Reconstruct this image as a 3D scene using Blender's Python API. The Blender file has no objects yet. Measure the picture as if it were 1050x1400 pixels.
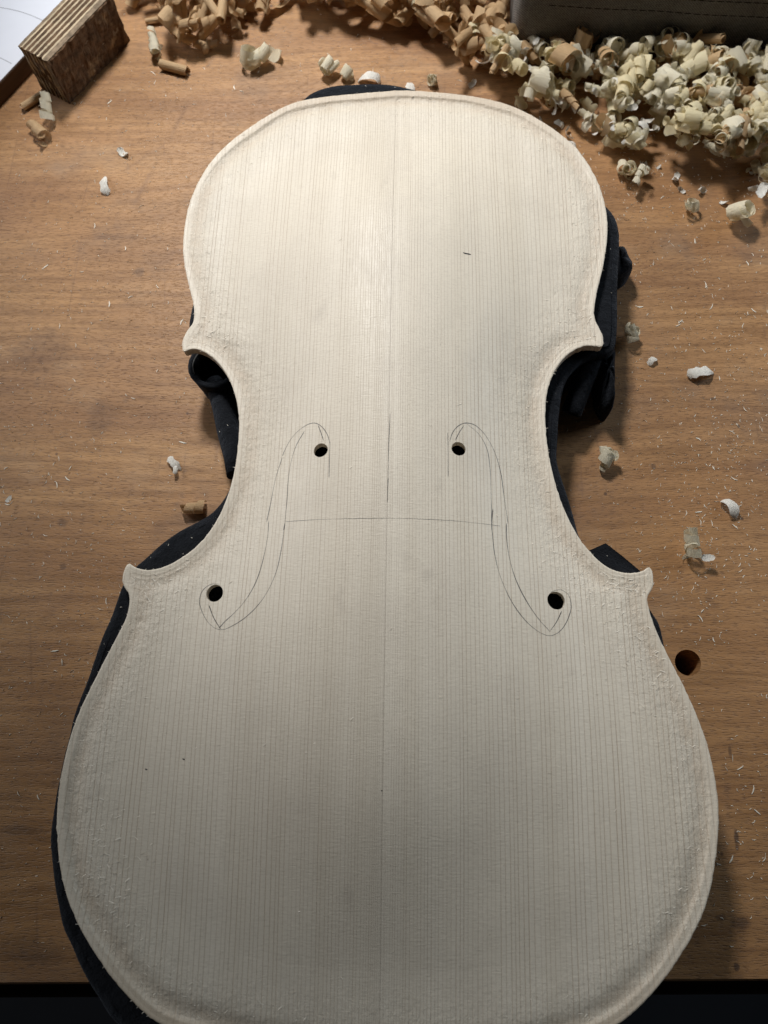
import bpy, bmesh, math, random
import numpy as np
from mathutils import Vector, Matrix, Euler
from mathutils.geometry import delaunay_2d_cdt
from mathutils.bvhtree import BVHTree

random.seed(7)
RNG = np.random.default_rng(11)
MM = 0.001
SC = bpy.context.scene
COL = SC.collection
PLATE_Z = 30.0            # mm, top of the plate's edge above the bench

# ------------------------------------------------------------------ camera
F_PX = 1066.4             # focal length in pixels of the 1050 x 1400 photograph
CAM_C = np.array([8.172, 88.991, 264.103 + PLATE_Z])
_w = Vector((0.292, 0.034, 0.014))
CAM_R = Matrix.Rotation(_w.length, 3, _w.normalized())
cam = bpy.data.cameras.new('camera')
cam.sensor_fit = 'VERTICAL'
cam.sensor_height = 24.0
cam.sensor_width = 18.0
cam.lens = 24.0 * F_PX / 1400.0
cam.clip_start = 0.01
cam.clip_end = 50
cam.dof.use_dof = True
cam.dof.focus_distance = 0.285
cam.dof.aperture_fstop = 11.0
co = bpy.data.objects.new('camera', cam)
COL.objects.link(co)
co.matrix_world = Matrix.Translation(Vector(CAM_C * MM)) @ CAM_R.to_4x4()
SC.camera = co

# ------------------------------------------------------------------ light
SC.view_settings.view_transform = 'Standard'
SC.view_settings.look = 'None'
SC.view_settings.exposure = 0.0
SC.view_settings.gamma = 1.0
world = bpy.data.worlds.new('World')
SC.world = world
world.use_nodes = True
bg = world.node_tree.nodes['Background']
bg.inputs[0].default_value = (0.80, 0.90, 1.0, 1)
bg.inputs[1].default_value = 0.015


def aim(o, target):
    d = Vector(target) - o.location
    o.rotation_euler = d.to_track_quat('-Z', 'Y').to_euler()


lamp = bpy.data.lights.new('desk_lamp_light', 'SPOT')
lamp.energy = 11.2
lamp.color = (1.0, 0.98, 0.965)
lamp.shadow_soft_size = 0.045
lamp.spot_size = math.radians(67)
lamp.spot_blend = 0.55
lo = bpy.data.objects.new('desk_lamp_light', lamp)
COL.objects.link(lo)
lo.location = (-0.105, 0.585, 0.455)
aim(lo, (0.040, 0.402, 0.02))

for wname, wloc, wcol, wen in (('window_light', (1.2, 0.85, 0.62), (0.80, 0.91, 1.0), 6.4), ('left_fill_light', (-1.2, 0.85, 0.62), (0.95, 0.97, 1.0), 8.4)):  # left one is an added fill brightening the plate's flank, no such source seen
    side_light = bpy.data.lights.new(wname, 'AREA')
    side_light.shape = 'RECTANGLE'
    side_light.size = 0.6
    side_light.size_y = 0.9
    side_light.energy = wen
    side_light.color = wcol
    wo = bpy.data.objects.new(wname, side_light)
    COL.objects.link(wo)
    wo.location = wloc
    aim(wo, (0, 0.15, 0))


# ------------------------------------------------------------------ helpers
def at(u, v, z):
    """Photograph pixel -> point (mm) on the horizontal plane z (mm above the bench)."""
    d = CAM_R @ Vector(((u - 525) / F_PX, -(v - 700) / F_PX, -1))
    t = (z - CAM_C[2]) / d.z
    return np.array([CAM_C[0] + d.x * t, CAM_C[1] + d.y * t])


def tag(o, label=None, cat=None, group=None, kind=None):
    if label: o['label'] = label
    if cat: o['category'] = cat
    if group: o['group'] = group
    if kind: o['kind'] = kind
    return o


def obj(name, me, mat=None, parent=None):
    o = bpy.data.objects.new(name, me)
    COL.objects.link(o)
    if mat is not None and len(me.materials) == 0:
        me.materials.append(mat)
    if parent is not None:
        o.parent = parent
    return o


def empty(name, loc=(0, 0, 0)):
    o = bpy.data.objects.new(name, None)
    o.empty_display_size = 0.01
    o.location = loc
    COL.objects.link(o)
    return o


def mesh(name, verts, faces, smooth=True):
    me = bpy.data.meshes.new(name)
    me.from_pydata([tuple(v) for v in verts], [], [tuple(f) for f in faces])
    me.update()
    if smooth:
        me.polygons.foreach_set('use_smooth', [True] * len(me.polygons))
    return me


def spline(pts, step, closed=True, wig=0.0):
    """centripetal Catmull-Rom through pts, resampled every `step`."""
    P = [np.array(p, float) for p in pts]
    n = len(P)
    out = []
    segs = n if closed else n - 1
    for i in range(segs):
        if closed:
            p0, p1, p2, p3 = P[i - 1], P[i], P[(i + 1) % n], P[(i + 2) % n]
        else:
            p1, p2 = P[i], P[i + 1]
            p0 = P[i - 1] if i > 0 else 2 * p1 - p2
            p3 = P[i + 2] if i + 2 < n else 2 * p2 - p1
        t0 = 0.0
        t1 = t0 + max(np.linalg.norm(p1 - p0), 1e-6) ** 0.5
        t2 = t1 + max(np.linalg.norm(p2 - p1), 1e-6) ** 0.5
        t3 = t2 + max(np.linalg.norm(p3 - p2), 1e-6) ** 0.5
        for t in np.linspace(t1, t2, 14, endpoint=False):
            A1 = (t1 - t) / (t1 - t0) * p0 + (t - t0) / (t1 - t0) * p1
            A2 = (t2 - t) / (t2 - t1) * p1 + (t - t1) / (t2 - t1) * p2
            A3 = (t3 - t) / (t3 - t2) * p2 + (t - t2) / (t3 - t2) * p3
            B1 = (t2 - t) / (t2 - t0) * A1 + (t - t0) / (t2 - t0) * A2
            B2 = (t3 - t) / (t3 - t1) * A2 + (t - t1) / (t3 - t1) * A3
            out.append((t2 - t) / (t2 - t1) * B1 + (t - t1) / (t2 - t1) * B2)
    if closed:
        out.append(out[0])
    else:
        out.append(P[-1])
    out = np.array(out)
    L = np.concatenate([[0], np.cumsum(np.linalg.norm(np.diff(out, axis=0), axis=1))])
    m = max(int(round(L[-1] / step)), 3)
    s = np.linspace(0, L[-1], m + 1)
    if closed:
        s = s[:-1]
    return np.stack([np.interp(s, L, out[:, k]) for k in range(out.shape[1])], 1)


def vnoise(x, y, scale, seed):
    """smooth value noise, range -1..1"""
    r = np.random.default_rng(seed).uniform(-1, 1, (128, 128))
    gx, gy = np.asarray(x) / scale + 1000.3, np.asarray(y) / scale + 1000.7
    ix, iy = np.floor(gx).astype(int), np.floor(gy).astype(int)
    fx, fy = gx - ix, gy - iy
    fx = fx * fx * (3 - 2 * fx); fy = fy * fy * (3 - 2 * fy)
    g = lambda a, b: r[a % 128, b % 128]
    return (g(ix, iy) * (1 - fx) + g(ix + 1, iy) * fx) * (1 - fy) + (g(ix, iy + 1) * (1 - fx) + g(ix + 1, iy + 1) * fx) * fy


def inside(poly, x, y):
    x = np.asarray(x); y = np.asarray(y)
    c = np.zeros(x.shape, bool)
    n = len(poly)
    for i in range(n):
        x1, y1 = poly[i]; x2, y2 = poly[(i + 1) % n]
        if y1 == y2: continue
        k = ((y1 > y) != (y2 > y)) & (x < (x2 - x1) * (y - y1) / (y2 - y1) + x1)
        c ^= k
    return c


def dist_to(poly, x, y):
    """distance of points to a closed dense polyline"""
    x = np.asarray(x); y = np.asarray(y)
    a = poly; b = np.roll(poly, -1, 0)
    out = np.full(x.shape, 1e9)
    ab = b - a
    l2 = (ab ** 2).sum(1) + 1e-12
    flat = out.ravel(); X = x.ravel(); Y = y.ravel()
    for s in range(0, len(X), 4000):
        px = X[s:s + 4000, None] - a[None, :, 0]; py = Y[s:s + 4000, None] - a[None, :, 1]
        t = np.clip((px * ab[:, 0] + py * ab[:, 1]) / l2, 0, 1)
        d2 = (px - t * ab[:, 0]) ** 2 + (py - t * ab[:, 1]) ** 2
        flat[s:s + 4000] = np.sqrt(d2.min(1))
    return flat.reshape(x.shape)


# ------------------------------------------------------------------ node helper
class NT:
    def __init__(self, name):
        self.m = bpy.data.materials.new(name)
        self.m.use_nodes = True
        self.t = self.m.node_tree
        self.bsdf = self.t.nodes['Principled BSDF']
        self.out = self.t.nodes['Material Output']

    def n(self, typ, ins=None, **kw):
        nd = self.t.nodes.new(typ)
        for k, v in kw.items():
            setattr(nd, k, v)
        for k, v in (ins or {}).items():
            self.set(nd, k, v)
        return nd

    def set(self, nd, k, v):
        s = nd.inputs[k]
        if isinstance(v, bpy.types.NodeSocket):
            self.t.links.new(v, s)
        elif isinstance(v, bpy.types.Node):
            self.t.links.new(v.outputs[0], s)
        else:
            s.default_value = v

    def math(self, op, a, b=0.0, c=0.0, clamp=False):
        return self.n('ShaderNodeMath', {0: a, 1: b, 2: c}, operation=op, use_clamp=clamp).outputs[0]

    def ramp(self, fac, stops, interp='LINEAR'):
        nd = self.n('ShaderNodeValToRGB', {0: fac})
        nd.color_ramp.interpolation = interp
        e = nd.color_ramp.elements
        while len(e) < len(stops): e.new(0.5)
        for i, (p, c) in enumerate(stops):
            e[i].position = p
            e[i].color = (c, c, c, 1) if isinstance(c, (int, float)) else (*c, 1)
        return nd.outputs[0]

    def noise(self, vec, scale, detail=3, rough=0.55, dim='3D'):
        return self.n('ShaderNodeTexNoise', {'Vector': vec, 'Scale': scale, 'Detail': detail, 'Roughness': rough}, noise_dimensions=dim).outputs[0]

    def mapping(self, vec, scale=(1, 1, 1), rot=(0, 0, 0), loc=(0, 0, 0)):
        return self.n('ShaderNodeMapping', {'Vector': vec, 'Scale': scale, 'Rotation': rot, 'Location': loc}).outputs[0]

    def mix(self, fac, a, b, blend='MIX'):
        nd = self.n('ShaderNodeMix', data_type='RGBA', blend_type=blend)
        self.set(nd, 0, fac)
        self.set(nd, 6, (*a, 1) if isinstance(a, tuple) else a)
        self.set(nd, 7, (*b, 1) if isinstance(b, tuple) else b)
        return nd.outputs[2]

    def bump(self, h, strength, dist, normal=None):
        nd = self.n('ShaderNodeBump', {'Height': h, 'Strength': strength, 'Distance': dist})
        if normal is not None: self.set(nd, 'Normal', normal)
        return nd.outputs[0]

    def coord(self, which='Object'):
        return self.n('ShaderNodeTexCoord').outputs[which]


def mat_spruce():
    k = NT('spruce_bare_wood')
    co = k.coord()                                   # metres, plate frame
    sep = k.n('ShaderNodeSeparateXYZ', {0: co})
    x, y, z = sep.outputs
    d = k.n('ShaderNodeAttribute', attribute_name='edge').outputs['Fac']      # mm from the outline
    ax = k.math('ABSOLUTE', x)
    # ring coordinate: finer rings at the joint, wider towards the flanks, slow wander along the length
    wob = k.noise(k.mapping(co, (14, 3.5, 0)), 1.0, 2)
    sign = k.math('SIGN', x)
    xr = k.math('MULTIPLY', k.math('POWER', k.math('MULTIPLY', ax, 10.0), 0.74), 0.1)
    xr = k.math('ADD', k.math('MULTIPLY', xr, sign), k.math('MULTIPLY', wob, 0.0034))
    # narrower at both ends
    w1 = k.math('MULTIPLY', xr, 720.0)
    vor = k.n('ShaderNodeTexVoronoi', {'W': w1, 'Scale': 1.0, 'Randomness': 0.68}, voronoi_dimensions='1D', feature='DISTANCE_TO_EDGE').outputs['Distance']
    cell = k.n('ShaderNodeTexVoronoi', {'W': w1, 'Scale': 1.0, 'Randomness': 0.68}, voronoi_dimensions='1D', feature='F1')
    late = k.ramp(vor, [(0.0, 1.0), (0.045, 0.8), (0.12, 0.0)])
    strength = k.noise(k.n('ShaderNodeCombineXYZ', {0: k.math('MULTIPLY', xr, 330.0), 1: k.math('MULTIPLY', y, 9.0)}), 1.0, 2)
    strength = k.ramp(strength, [(0.3, 0.3), (0.65, 1.0)])
    late = k.math('MULTIPLY', late, strength)
    band = k.noise(k.n('ShaderNodeCombineXYZ', {0: k.math('MULTIPLY', xr, 90.0), 1: k.math('MULTIPLY', y, 2.0)}), 1.0, 3)
    blot = k.noise(co, 38.0, 4)
    fine = k.noise(k.mapping(co, (2200, 180, 180)), 1.0, 3)
    base = k.mix(k.ramp(band, [(0.3, 0.0), (0.7, 1.0)]), (0.815, 0.742, 0.615), (0.747, 0.670, 0.540))
    base = k.mix(k.math('MULTIPLY', k.ramp(blot, [(0.45, 0.0), (0.75, 1.0)]), 0.35), base, (0.600, 0.535, 0.445))
    base = k.mix(k.math('MULTIPLY', k.math('SUBTRACT', fine, 0.5), 0.5, clamp=True), base, (0.5, 0.44, 0.36))
    base = k.mix(k.math('MULTIPLY', late, 0.74), base, (0.38, 0.27, 0.17))
    base = k.mix(k.math('MULTIPLY', k.math('LESS_THAN', x, 0.0), 0.16), base, (0.56, 0.49, 0.385))
    seam = k.ramp(k.math('MULTIPLY', ax, 1000.0), [(0.10, 1.0), (0.24, 0.0)])
    base = k.mix(k.math('MULTIPLY', seam, 0.2), base, (0.33, 0.25, 0.17))
    # end grain and scuffed wood along the edge: tanner, blotchy
    en = k.noise(co, 160.0, 4, 0.65)
    dd = k.math('DIVIDE', k.math('SUBTRACT', d, 4.6), 3.0)
    edge = k.math('POWER', 2.718, k.math('MULTIPLY', k.math('MULTIPLY', dd, dd), -1.0))
    edge = k.math('MULTIPLY', edge, k.ramp(en, [(0.30, 0.15), (0.62, 1.0)]))
    base = k.mix(k.math('MULTIPLY', edge, 0.5), base, (0.56, 0.44, 0.315))
    lip = k.ramp(k.math('MULTIPLY', d, 0.1), [(0.15, 1.0), (0.24, 0.0)])
    base = k.mix(k.math('MULTIPLY', lip, 0.35), base, (0.76, 0.67, 0.54))
    # end grain at the two ends of the outline is browner
    yc = k.math('ABSOLUTE', k.math('SUBTRACT', y, 0.178))
    endg = k.math('MULTIPLY', k.ramp(k.math('MULTIPLY', yc, 5.0), [(0.72, 0.0), (0.84, 1.0)]), k.ramp(k.math('MULTIPLY', d, 0.1), [(0.2, 1.0), (0.42, 0.0)]))
    base = k.mix(k.math('MULTIPLY', endg, 0.55), base, (0.52, 0.40, 0.27))
    hz = k.noise(k.mapping(co, (520, 2400, 300)), 1.0, 3, 0.65)
    base = k.mix(k.math('MULTIPLY', k.ramp(hz, [(0.48, 0.0), (0.70, 1.0)]), 0.30), base, (0.47, 0.40, 0.31))
    # dirt smudges in a few spots
    dn = k.noise(k.mapping(co, (90, 60, 90)), 1.0, 3)
    dirt = k.ramp(dn, [(0.66, 0.0), (0.80, 1.0)])
    base = k.mix(k.math('MULTIPLY', dirt, 0.22), base, (0.30, 0.25, 0.20))
    k.set(k.bsdf, 'Base Color', base)
    rn = k.noise(k.mapping(co, (1100, 160, 60)), 1.0, 3)
    k.set(k.bsdf, 'Roughness', k.ramp(rn, [(0.3, 0.42), (0.6, 0.55)]))
    k.set(k.bsdf, 'Specular IOR Level', 0.62)
    # relief: ring ridges, cross-grain scraper hatch, torn grain near the edge
    hatch = k.noise(k.mapping(co, (420, 1700, 200)), 1.0, 3, 0.65)
    gouge = k.noise(k.mapping(co, (190, 260, 100)), 1.0, 3)
    nearedge = k.ramp(k.math('MULTIPLY', d, 0.03), [(0.04, 0.15), (0.10, 1.0), (0.75, 0.0)])
    torn = k.math('MULTIPLY', k.noise(k.mapping(co, (900, 420, 500)), 1.0, 4, 0.7), nearedge)
    h = k.math('ADD', k.math('MULTIPLY', late, -0.35), k.math('MULTIPLY', hatch, 0.6))
    h = k.math('ADD', h, k.math("MULTIPLY", torn, 3.4))
    h = k.math('ADD', h, k.math('MULTIPLY', k.math('MULTIPLY', gouge, nearedge), 2.6))
    k.set(k.bsdf, 'Normal', k.bump(h, 0.65, 0.00024))
    k.set(k.bsdf, 'Sheen Weight', 0.05)
    return k.m


def mat_bench():
    k = NT('beech_bench')
    co = k.coord()
    warp = k.noise(k.mapping(co, (3, 9, 1)), 1.0, 2)
    sep = k.n('ShaderNodeSeparateXYZ', {0: co})
    yy = k.math('ADD', sep.outputs[1], k.math('MULTIPLY', warp, 0.03))
    v = k.n('ShaderNodeCombineXYZ', {0: sep.outputs[0], 1: yy, 2: 0.0}).outputs[0]
    big = k.noise(k.mapping(v, (4, 40, 1)), 1.0, 4)
    mid = k.noise(k.mapping(v, (22, 330, 1)), 1.0, 4, 0.6)
    por = k.noise(k.mapping(v, (330, 2300, 1)), 1.0, 2, 0.5)
    por2 = k.noise(k.mapping(v, (110, 900, 1)), 1.0, 3, 0.6)
    big2 = k.noise(k.mapping(v, (9, 26, 1), loc=(2.3, 5.1, 0)), 1.0, 4, 0.6)
    base = k.mix(k.ramp(big, [(0.3, 0.0), (0.7, 1.0)]), (0.540, 0.302, 0.132), (0.375, 0.194, 0.085))
    base = k.mix(k.math('MULTIPLY', k.ramp(mid, [(0.40, 0.0), (0.68, 1.0)]), 0.75), base, (0.265, 0.135, 0.055))
    pr = k.ramp(por, [(0.52, 0.0), (0.68, 1.0)])
    base = k.mix(k.math('MULTIPLY', pr, k.ramp(big2, [(0.3, 0.25), (0.7, 0.75)])), base, (0.105, 0.055, 0.030))
    base = k.mix(k.math('MULTIPLY', k.ramp(por2, [(0.52, 0.0), (0.75, 1.0)]), 0.35), base, (0.13, 0.066, 0.035))
    base = k.mix(k.math('MULTIPLY', k.ramp(big2, [(0.5, 0.0), (0.75, 1.0)]), 0.5), base, (0.215, 0.098, 0.048))
    # scratches left by tools
    for q_, (sc_, rz_, th_) in enumerate(((16.0, 0.35, 0.006), (11.0, -0.7, 0.005), (22.0, 1.2, 0.005))):
        sv_ = k.n('ShaderNodeTexVoronoi', {'Vector': k.mapping(co, (1, 0.12, 1), (0, 0, rz_), (q_ * 3.3, q_, 0)), 'Scale': sc_}, feature='DISTANCE_TO_EDGE').outputs['Distance']
        sm_ = k.ramp(k.noise(co, 30.0 + 7 * q_, 2), [(0.52, 0.0), (0.62, 1.0)])
        base = k.mix(k.math('MULTIPLY', k.math('MULTIPLY', k.ramp(sv_, [(0.0, 1.0), (th_, 0.0)]), sm_), 0.35), base, (0.16, 0.085, 0.05))
    # grey grime and glue stains
    st = k.noise(co, 21.0, 5, 0.6)
    base = k.mix(k.math('MULTIPLY', k.ramp(st, [(0.55, 0.0), (0.72, 1.0)]), 0.42), base, (0.15, 0.115, 0.095))
    st2 = k.noise(k.mapping(co, (34, 34, 34), loc=(3.1, 1.7, 0)), 1.0, 4, 0.62)
    base = k.mix(k.math('MULTIPLY', k.ramp(st2, [(0.66, 0.0), (0.80, 1.0)]), 0.75), base, (0.075, 0.055, 0.05))
    st3 = k.noise(k.mapping(co, (26, 40, 26), loc=(9.1, 4.7, 0)), 1.0, 4, 0.6)
    base = k.mix(k.math('MULTIPLY', k.ramp(st3, [(0.58, 0.0), (0.80, 1.0)]), 0.42), base, (0.52, 0.35, 0.21))
    # old stains with a place of their own (mm on the bench: centre, half axes)
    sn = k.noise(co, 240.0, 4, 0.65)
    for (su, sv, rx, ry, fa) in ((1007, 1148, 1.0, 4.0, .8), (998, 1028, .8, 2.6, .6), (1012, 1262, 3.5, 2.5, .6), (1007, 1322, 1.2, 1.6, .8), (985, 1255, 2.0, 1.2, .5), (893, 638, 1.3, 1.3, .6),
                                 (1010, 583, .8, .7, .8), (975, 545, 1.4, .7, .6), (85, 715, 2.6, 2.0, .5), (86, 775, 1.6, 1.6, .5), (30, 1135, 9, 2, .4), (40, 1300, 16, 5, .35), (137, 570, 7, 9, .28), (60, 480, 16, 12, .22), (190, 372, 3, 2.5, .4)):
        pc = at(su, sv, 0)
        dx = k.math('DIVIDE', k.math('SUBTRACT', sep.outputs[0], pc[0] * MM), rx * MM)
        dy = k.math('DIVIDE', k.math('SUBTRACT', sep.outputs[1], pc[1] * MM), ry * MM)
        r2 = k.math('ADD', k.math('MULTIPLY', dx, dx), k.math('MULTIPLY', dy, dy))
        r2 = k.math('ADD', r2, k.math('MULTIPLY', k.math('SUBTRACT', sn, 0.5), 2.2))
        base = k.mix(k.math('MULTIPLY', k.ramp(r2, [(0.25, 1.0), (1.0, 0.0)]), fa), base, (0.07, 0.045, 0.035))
    spk = k.n('ShaderNodeTexVoronoi', {'Vector': co, 'Scale': 95.0}, feature='F1')
    sp = k.ramp(spk.outputs['Distance'], [(0.05, 1.0), (0.085, 0.0)])
    spm = k.math('GREATER_THAN', k.n('ShaderNodeSeparateColor', {0: spk.outputs['Color']}).outputs[0], 0.86)
    base = k.mix(k.math('MULTIPLY', k.math('MULTIPLY', sp, spm), 0.7), base, (0.05, 0.03, 0.025))
    k.set(k.bsdf, 'Base Color', base)
    k.set(k.bsdf, 'Roughness', k.ramp(st, [(0.3, 0.34), (0.7, 0.55)]))
    k.set(k.bsdf, 'Specular IOR Level', 0.42)
    h = k.math('ADD', k.math('MULTIPLY', pr, -1.0), k.math('MULTIPLY', mid, 0.8))
    h = k.math('ADD', h, k.math('MULTIPLY', k.noise(co, 900.0, 3), 0.6))
    k.set(k.bsdf, 'Normal', k.bump(h, 0.5, 0.00018))
    return k.m


def mat_cloth():
    k = NT('black_felt_cloth')
    co = k.coord()
    n1 = k.noise(co, 1500.0, 3, 0.7)
    n2 = k.noise(co, 60.0, 3)
    base = k.mix(n2, (0.006, 0.007, 0.009), (0.0115, 0.0125, 0.0155))
    lint = k.ramp(k.noise(co, 900.0, 1), [(0.75, 0.0), (0.82, 1.0)])
    base = k.mix(k.math('MULTIPLY', lint, 0.25), base, (0.16, 0.16, 0.15))
    k.set(k.bsdf, 'Base Color', base)
    k.set(k.bsdf, 'Roughness', 0.92)
    k.set(k.bsdf, 'Specular IOR Level', 0.12)
    k.set(k.bsdf, 'Sheen Weight', 0.12)
    k.set(k.bsdf, 'Sheen Tint', (0.7, 0.8, 0.95, 1))
    h = k.math('ADD', n1, k.math('MULTIPLY', k.noise(co, 160.0, 4), 4.0))
    k.set(k.bsdf, 'Normal', k.bump(h, 0.8, 0.0006))
    return k.m


def mat_shaving(name, c1, c2, trans, rough=0.5):
    k = NT(name)
    uv = k.n('ShaderNodeUVMap').outputs[0]
    rnd = k.n('ShaderNodeObjectInfo').outputs['Random']
    lines = k.noise(k.mapping(uv, (0.8, 26, 1)), 1.0, 4, 0.7)
    cross = k.noise(k.mapping(uv, (26, 1.6, 1)), 1.0, 3, 0.6)
    f = k.math('ADD', k.math('MULTIPLY', lines, 0.5), k.math('MULTIPLY', rnd, 0.55), clamp=True)
    base = k.mix(f, c1, c2)
    base = k.mix(k.math('MULTIPLY', k.ramp(cross, [(0.5, 0.0), (0.75, 1.0)]), 0.3), base, tuple(0.8 * a for a in c2))
    k.set(k.bsdf, 'Base Color', base)
    k.set(k.bsdf, 'Roughness', rough)
    k.set(k.bsdf, 'Specular IOR Level', 0.4)
    nrm = k.bump(k.math('ADD', k.math('MULTIPLY', lines, 0.5), k.math('MULTIPLY', cross, 1.2)), 0.8, 0.0005)
    k.set(k.bsdf, 'Normal', nrm)
    tr = k.n('ShaderNodeBsdfTranslucent', {'Color': base, 'Normal': nrm})
    mx = k.n('ShaderNodeMixShader', {0: trans, 1: k.bsdf.outputs[0], 2: tr.outputs[0]})
    k.t.links.new(mx.outputs[0], k.out.inputs[0])
    return k.m


def mat_plain(name, col, rough=0.6, spec=0.3, var=0.25, scale=120.0, stretch=(1, 1, 1), bump=0.0):
    k = NT(name)
    co = k.coord()
    n = k.noise(k.mapping(co, stretch), scale, 4, 0.6)
    base = k.mix(k.ramp(n, [(0.3, 0.0), (0.72, 1.0)]), tuple(c * (1 + var) for c in col), tuple(c * (1 - var) for c in col))
    k.set(k.bsdf, 'Base Color', base)
    k.set(k.bsdf, 'Roughness', rough)
    k.set(k.bsdf, 'Specular IOR Level', spec)
    if bump: k.set(k.bsdf, 'Normal', k.bump(n, 0.7, bump))
    return k.m


def mat_pouch():
    k = NT('grey_canvas_weave')
    co = k.coord()
    sep = k.n('ShaderNodeSeparateXYZ', {0: co})
    a = k.math('SINE', k.math('MULTIPLY', sep.outputs[0], 5200.0))
    b = k.math('SINE', k.math('MULTIPLY', k.math('ADD', sep.outputs[2], sep.outputs[1]), 5200.0))
    w = k.math('MULTIPLY', k.math('ADD', k.math('MULTIPLY', a, b), 1.0), 0.5)
    thr = k.noise(k.mapping(co, (300, 1800, 1800)), 1.0, 3)
    thr2 = k.noise(k.mapping(co, (1800, 300, 300)), 1.0, 3)
    f = k.math('ADD', k.math('MULTIPLY', w, 0.4), k.math('MULTIPLY', k.math('ADD', thr, thr2), 0.45), clamp=True)
    base = k.mix(k.ramp(f, [(0.35, 0.0), (0.85, 1.0)]), (0.06, 0.054, 0.048), (0.25, 0.23, 0.21))
    k.set(k.bsdf, 'Base Color', base)
    k.set(k.bsdf, 'Roughness', 0.9)
    k.set(k.bsdf, 'Specular IOR Level', 0.15)
    k.set(k.bsdf, 'Normal', k.bump(f, 0.7, 0.0004))
    return k.m


def mat_rough_face():
    k = NT('torn_brown_veneer')
    co = k.coord()
    n = k.noise(co, 260.0, 5, 0.7)
    n2 = k.noise(co, 90.0, 4, 0.65)
    base = k.mix(k.ramp(n, [(0.35, 0.0), (0.65, 1.0)]), (0.07, 0.038, 0.02), (0.19, 0.112, 0.062))
    base = k.mix(k.ramp(n2, [(0.57, 0.0), (0.70, 1.0)]), base, (0.36, 0.24, 0.13))
    k.set(k.bsdf, 'Base Color', base)
    k.set(k.bsdf, 'Roughness', 0.85)
    k.set(k.bsdf, 'Specular IOR Level', 0.2)
    k.set(k.bsdf, 'Normal', k.bump(k.math('ADD', n, n2), 0.9, 0.0009))
    return k.m


M_SPRUCE = mat_spruce()
M_BENCH = mat_bench()
M_CLOTH = mat_cloth()
M_CREAM = mat_shaving('cream_spruce_shaving', (0.95, 0.87, 0.62), (0.89, 0.77, 0.48), 0.32)
M_WHITE = mat_shaving('pale_spruce_shaving', (0.95, 0.90, 0.73), (0.91, 0.83, 0.62), 0.30)
M_FLAKE = mat_shaving('white_spruce_flake', (0.95, 0.93, 0.86), (0.92, 0.88, 0.78), 0.10)
M_TAN = mat_shaving('tan_beech_shaving', (0.78, 0.56, 0.32), (0.56, 0.37, 0.19), 0.28)
M_PENCIL = mat_plain('pencil_graphite', (0.10, 0.095, 0.09), 0.5, 0.4, 0.5, 900)
M_PENCIL_DARK = mat_plain('heavy_pencil_graphite', (0.035, 0.033, 0.032), 0.5, 0.4, 0.4, 900)
M_POUCH = mat_pouch()
M_THREAD = mat_plain('dark_thread', (0.006, 0.006, 0.007), 0.8, 0.2)
M_PAPER = mat_plain('white_paper', (0.70, 0.725, 0.79), 0.75, 0.25, 0.02, 40)
M_INK = mat_plain('grey_ink', (0.25, 0.25, 0.27), 0.7, 0.2)
M_DARKWOOD = mat_plain('dark_stained_wood', (0.085, 0.045, 0.024), 0.6, 0.3, 0.4, 30, (1, 12, 8), 0.0003)
M_PLY_L = mat_plain('pale_ply', (0.52, 0.42, 0.28), 0.7, 0.25, 0.25, 150, (1, 1, 4), 0.0003)
M_PLY_D = mat_plain('dark_ply', (0.11, 0.066, 0.036), 0.75, 0.2, 0.5, 200, (1, 1, 1), 0.0006)
M_PLY_G = mat_plain('grimy_outer_ply', (0.22, 0.165, 0.11), 0.8, 0.2, 0.5, 250, (1, 1, 1), 0.0008)
M_ROUGH = mat_rough_face()
M_LIT_RIM = mat_plain('grey_lit_rim', (0.10, 0.10, 0.095), 0.8, 0.2, 0.2)  # light catching the dark roll's rim, put into the colour
M_FLOOR = mat_plain('dark_floor', (0.012, 0.013, 0.016), 0.8, 0.2, 0.3, 4)

# ------------------------------------------------------------------ floor and bench
FLOOR_Z = -0.75
me = mesh('floor', [(-3, -3, FLOOR_Z), (3, -3, FLOOR_Z), (3, 3, FLOOR_Z), (-3, 3, FLOOR_Z)], [(0, 1, 2, 3)], False)
tag(obj('floor', me, M_FLOOR), kind='structure')

eL, eR = at(0, 1343, 0), at(1050, 1338, 0)


def bench_y(x):
    return eL[1] + (eR[1] - eL[1]) * (x - eL[0]) / (eR[0] - eL[0])


HOLE_C = at(940.5, 906, 0)
HOLE_R = 4.75


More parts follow.
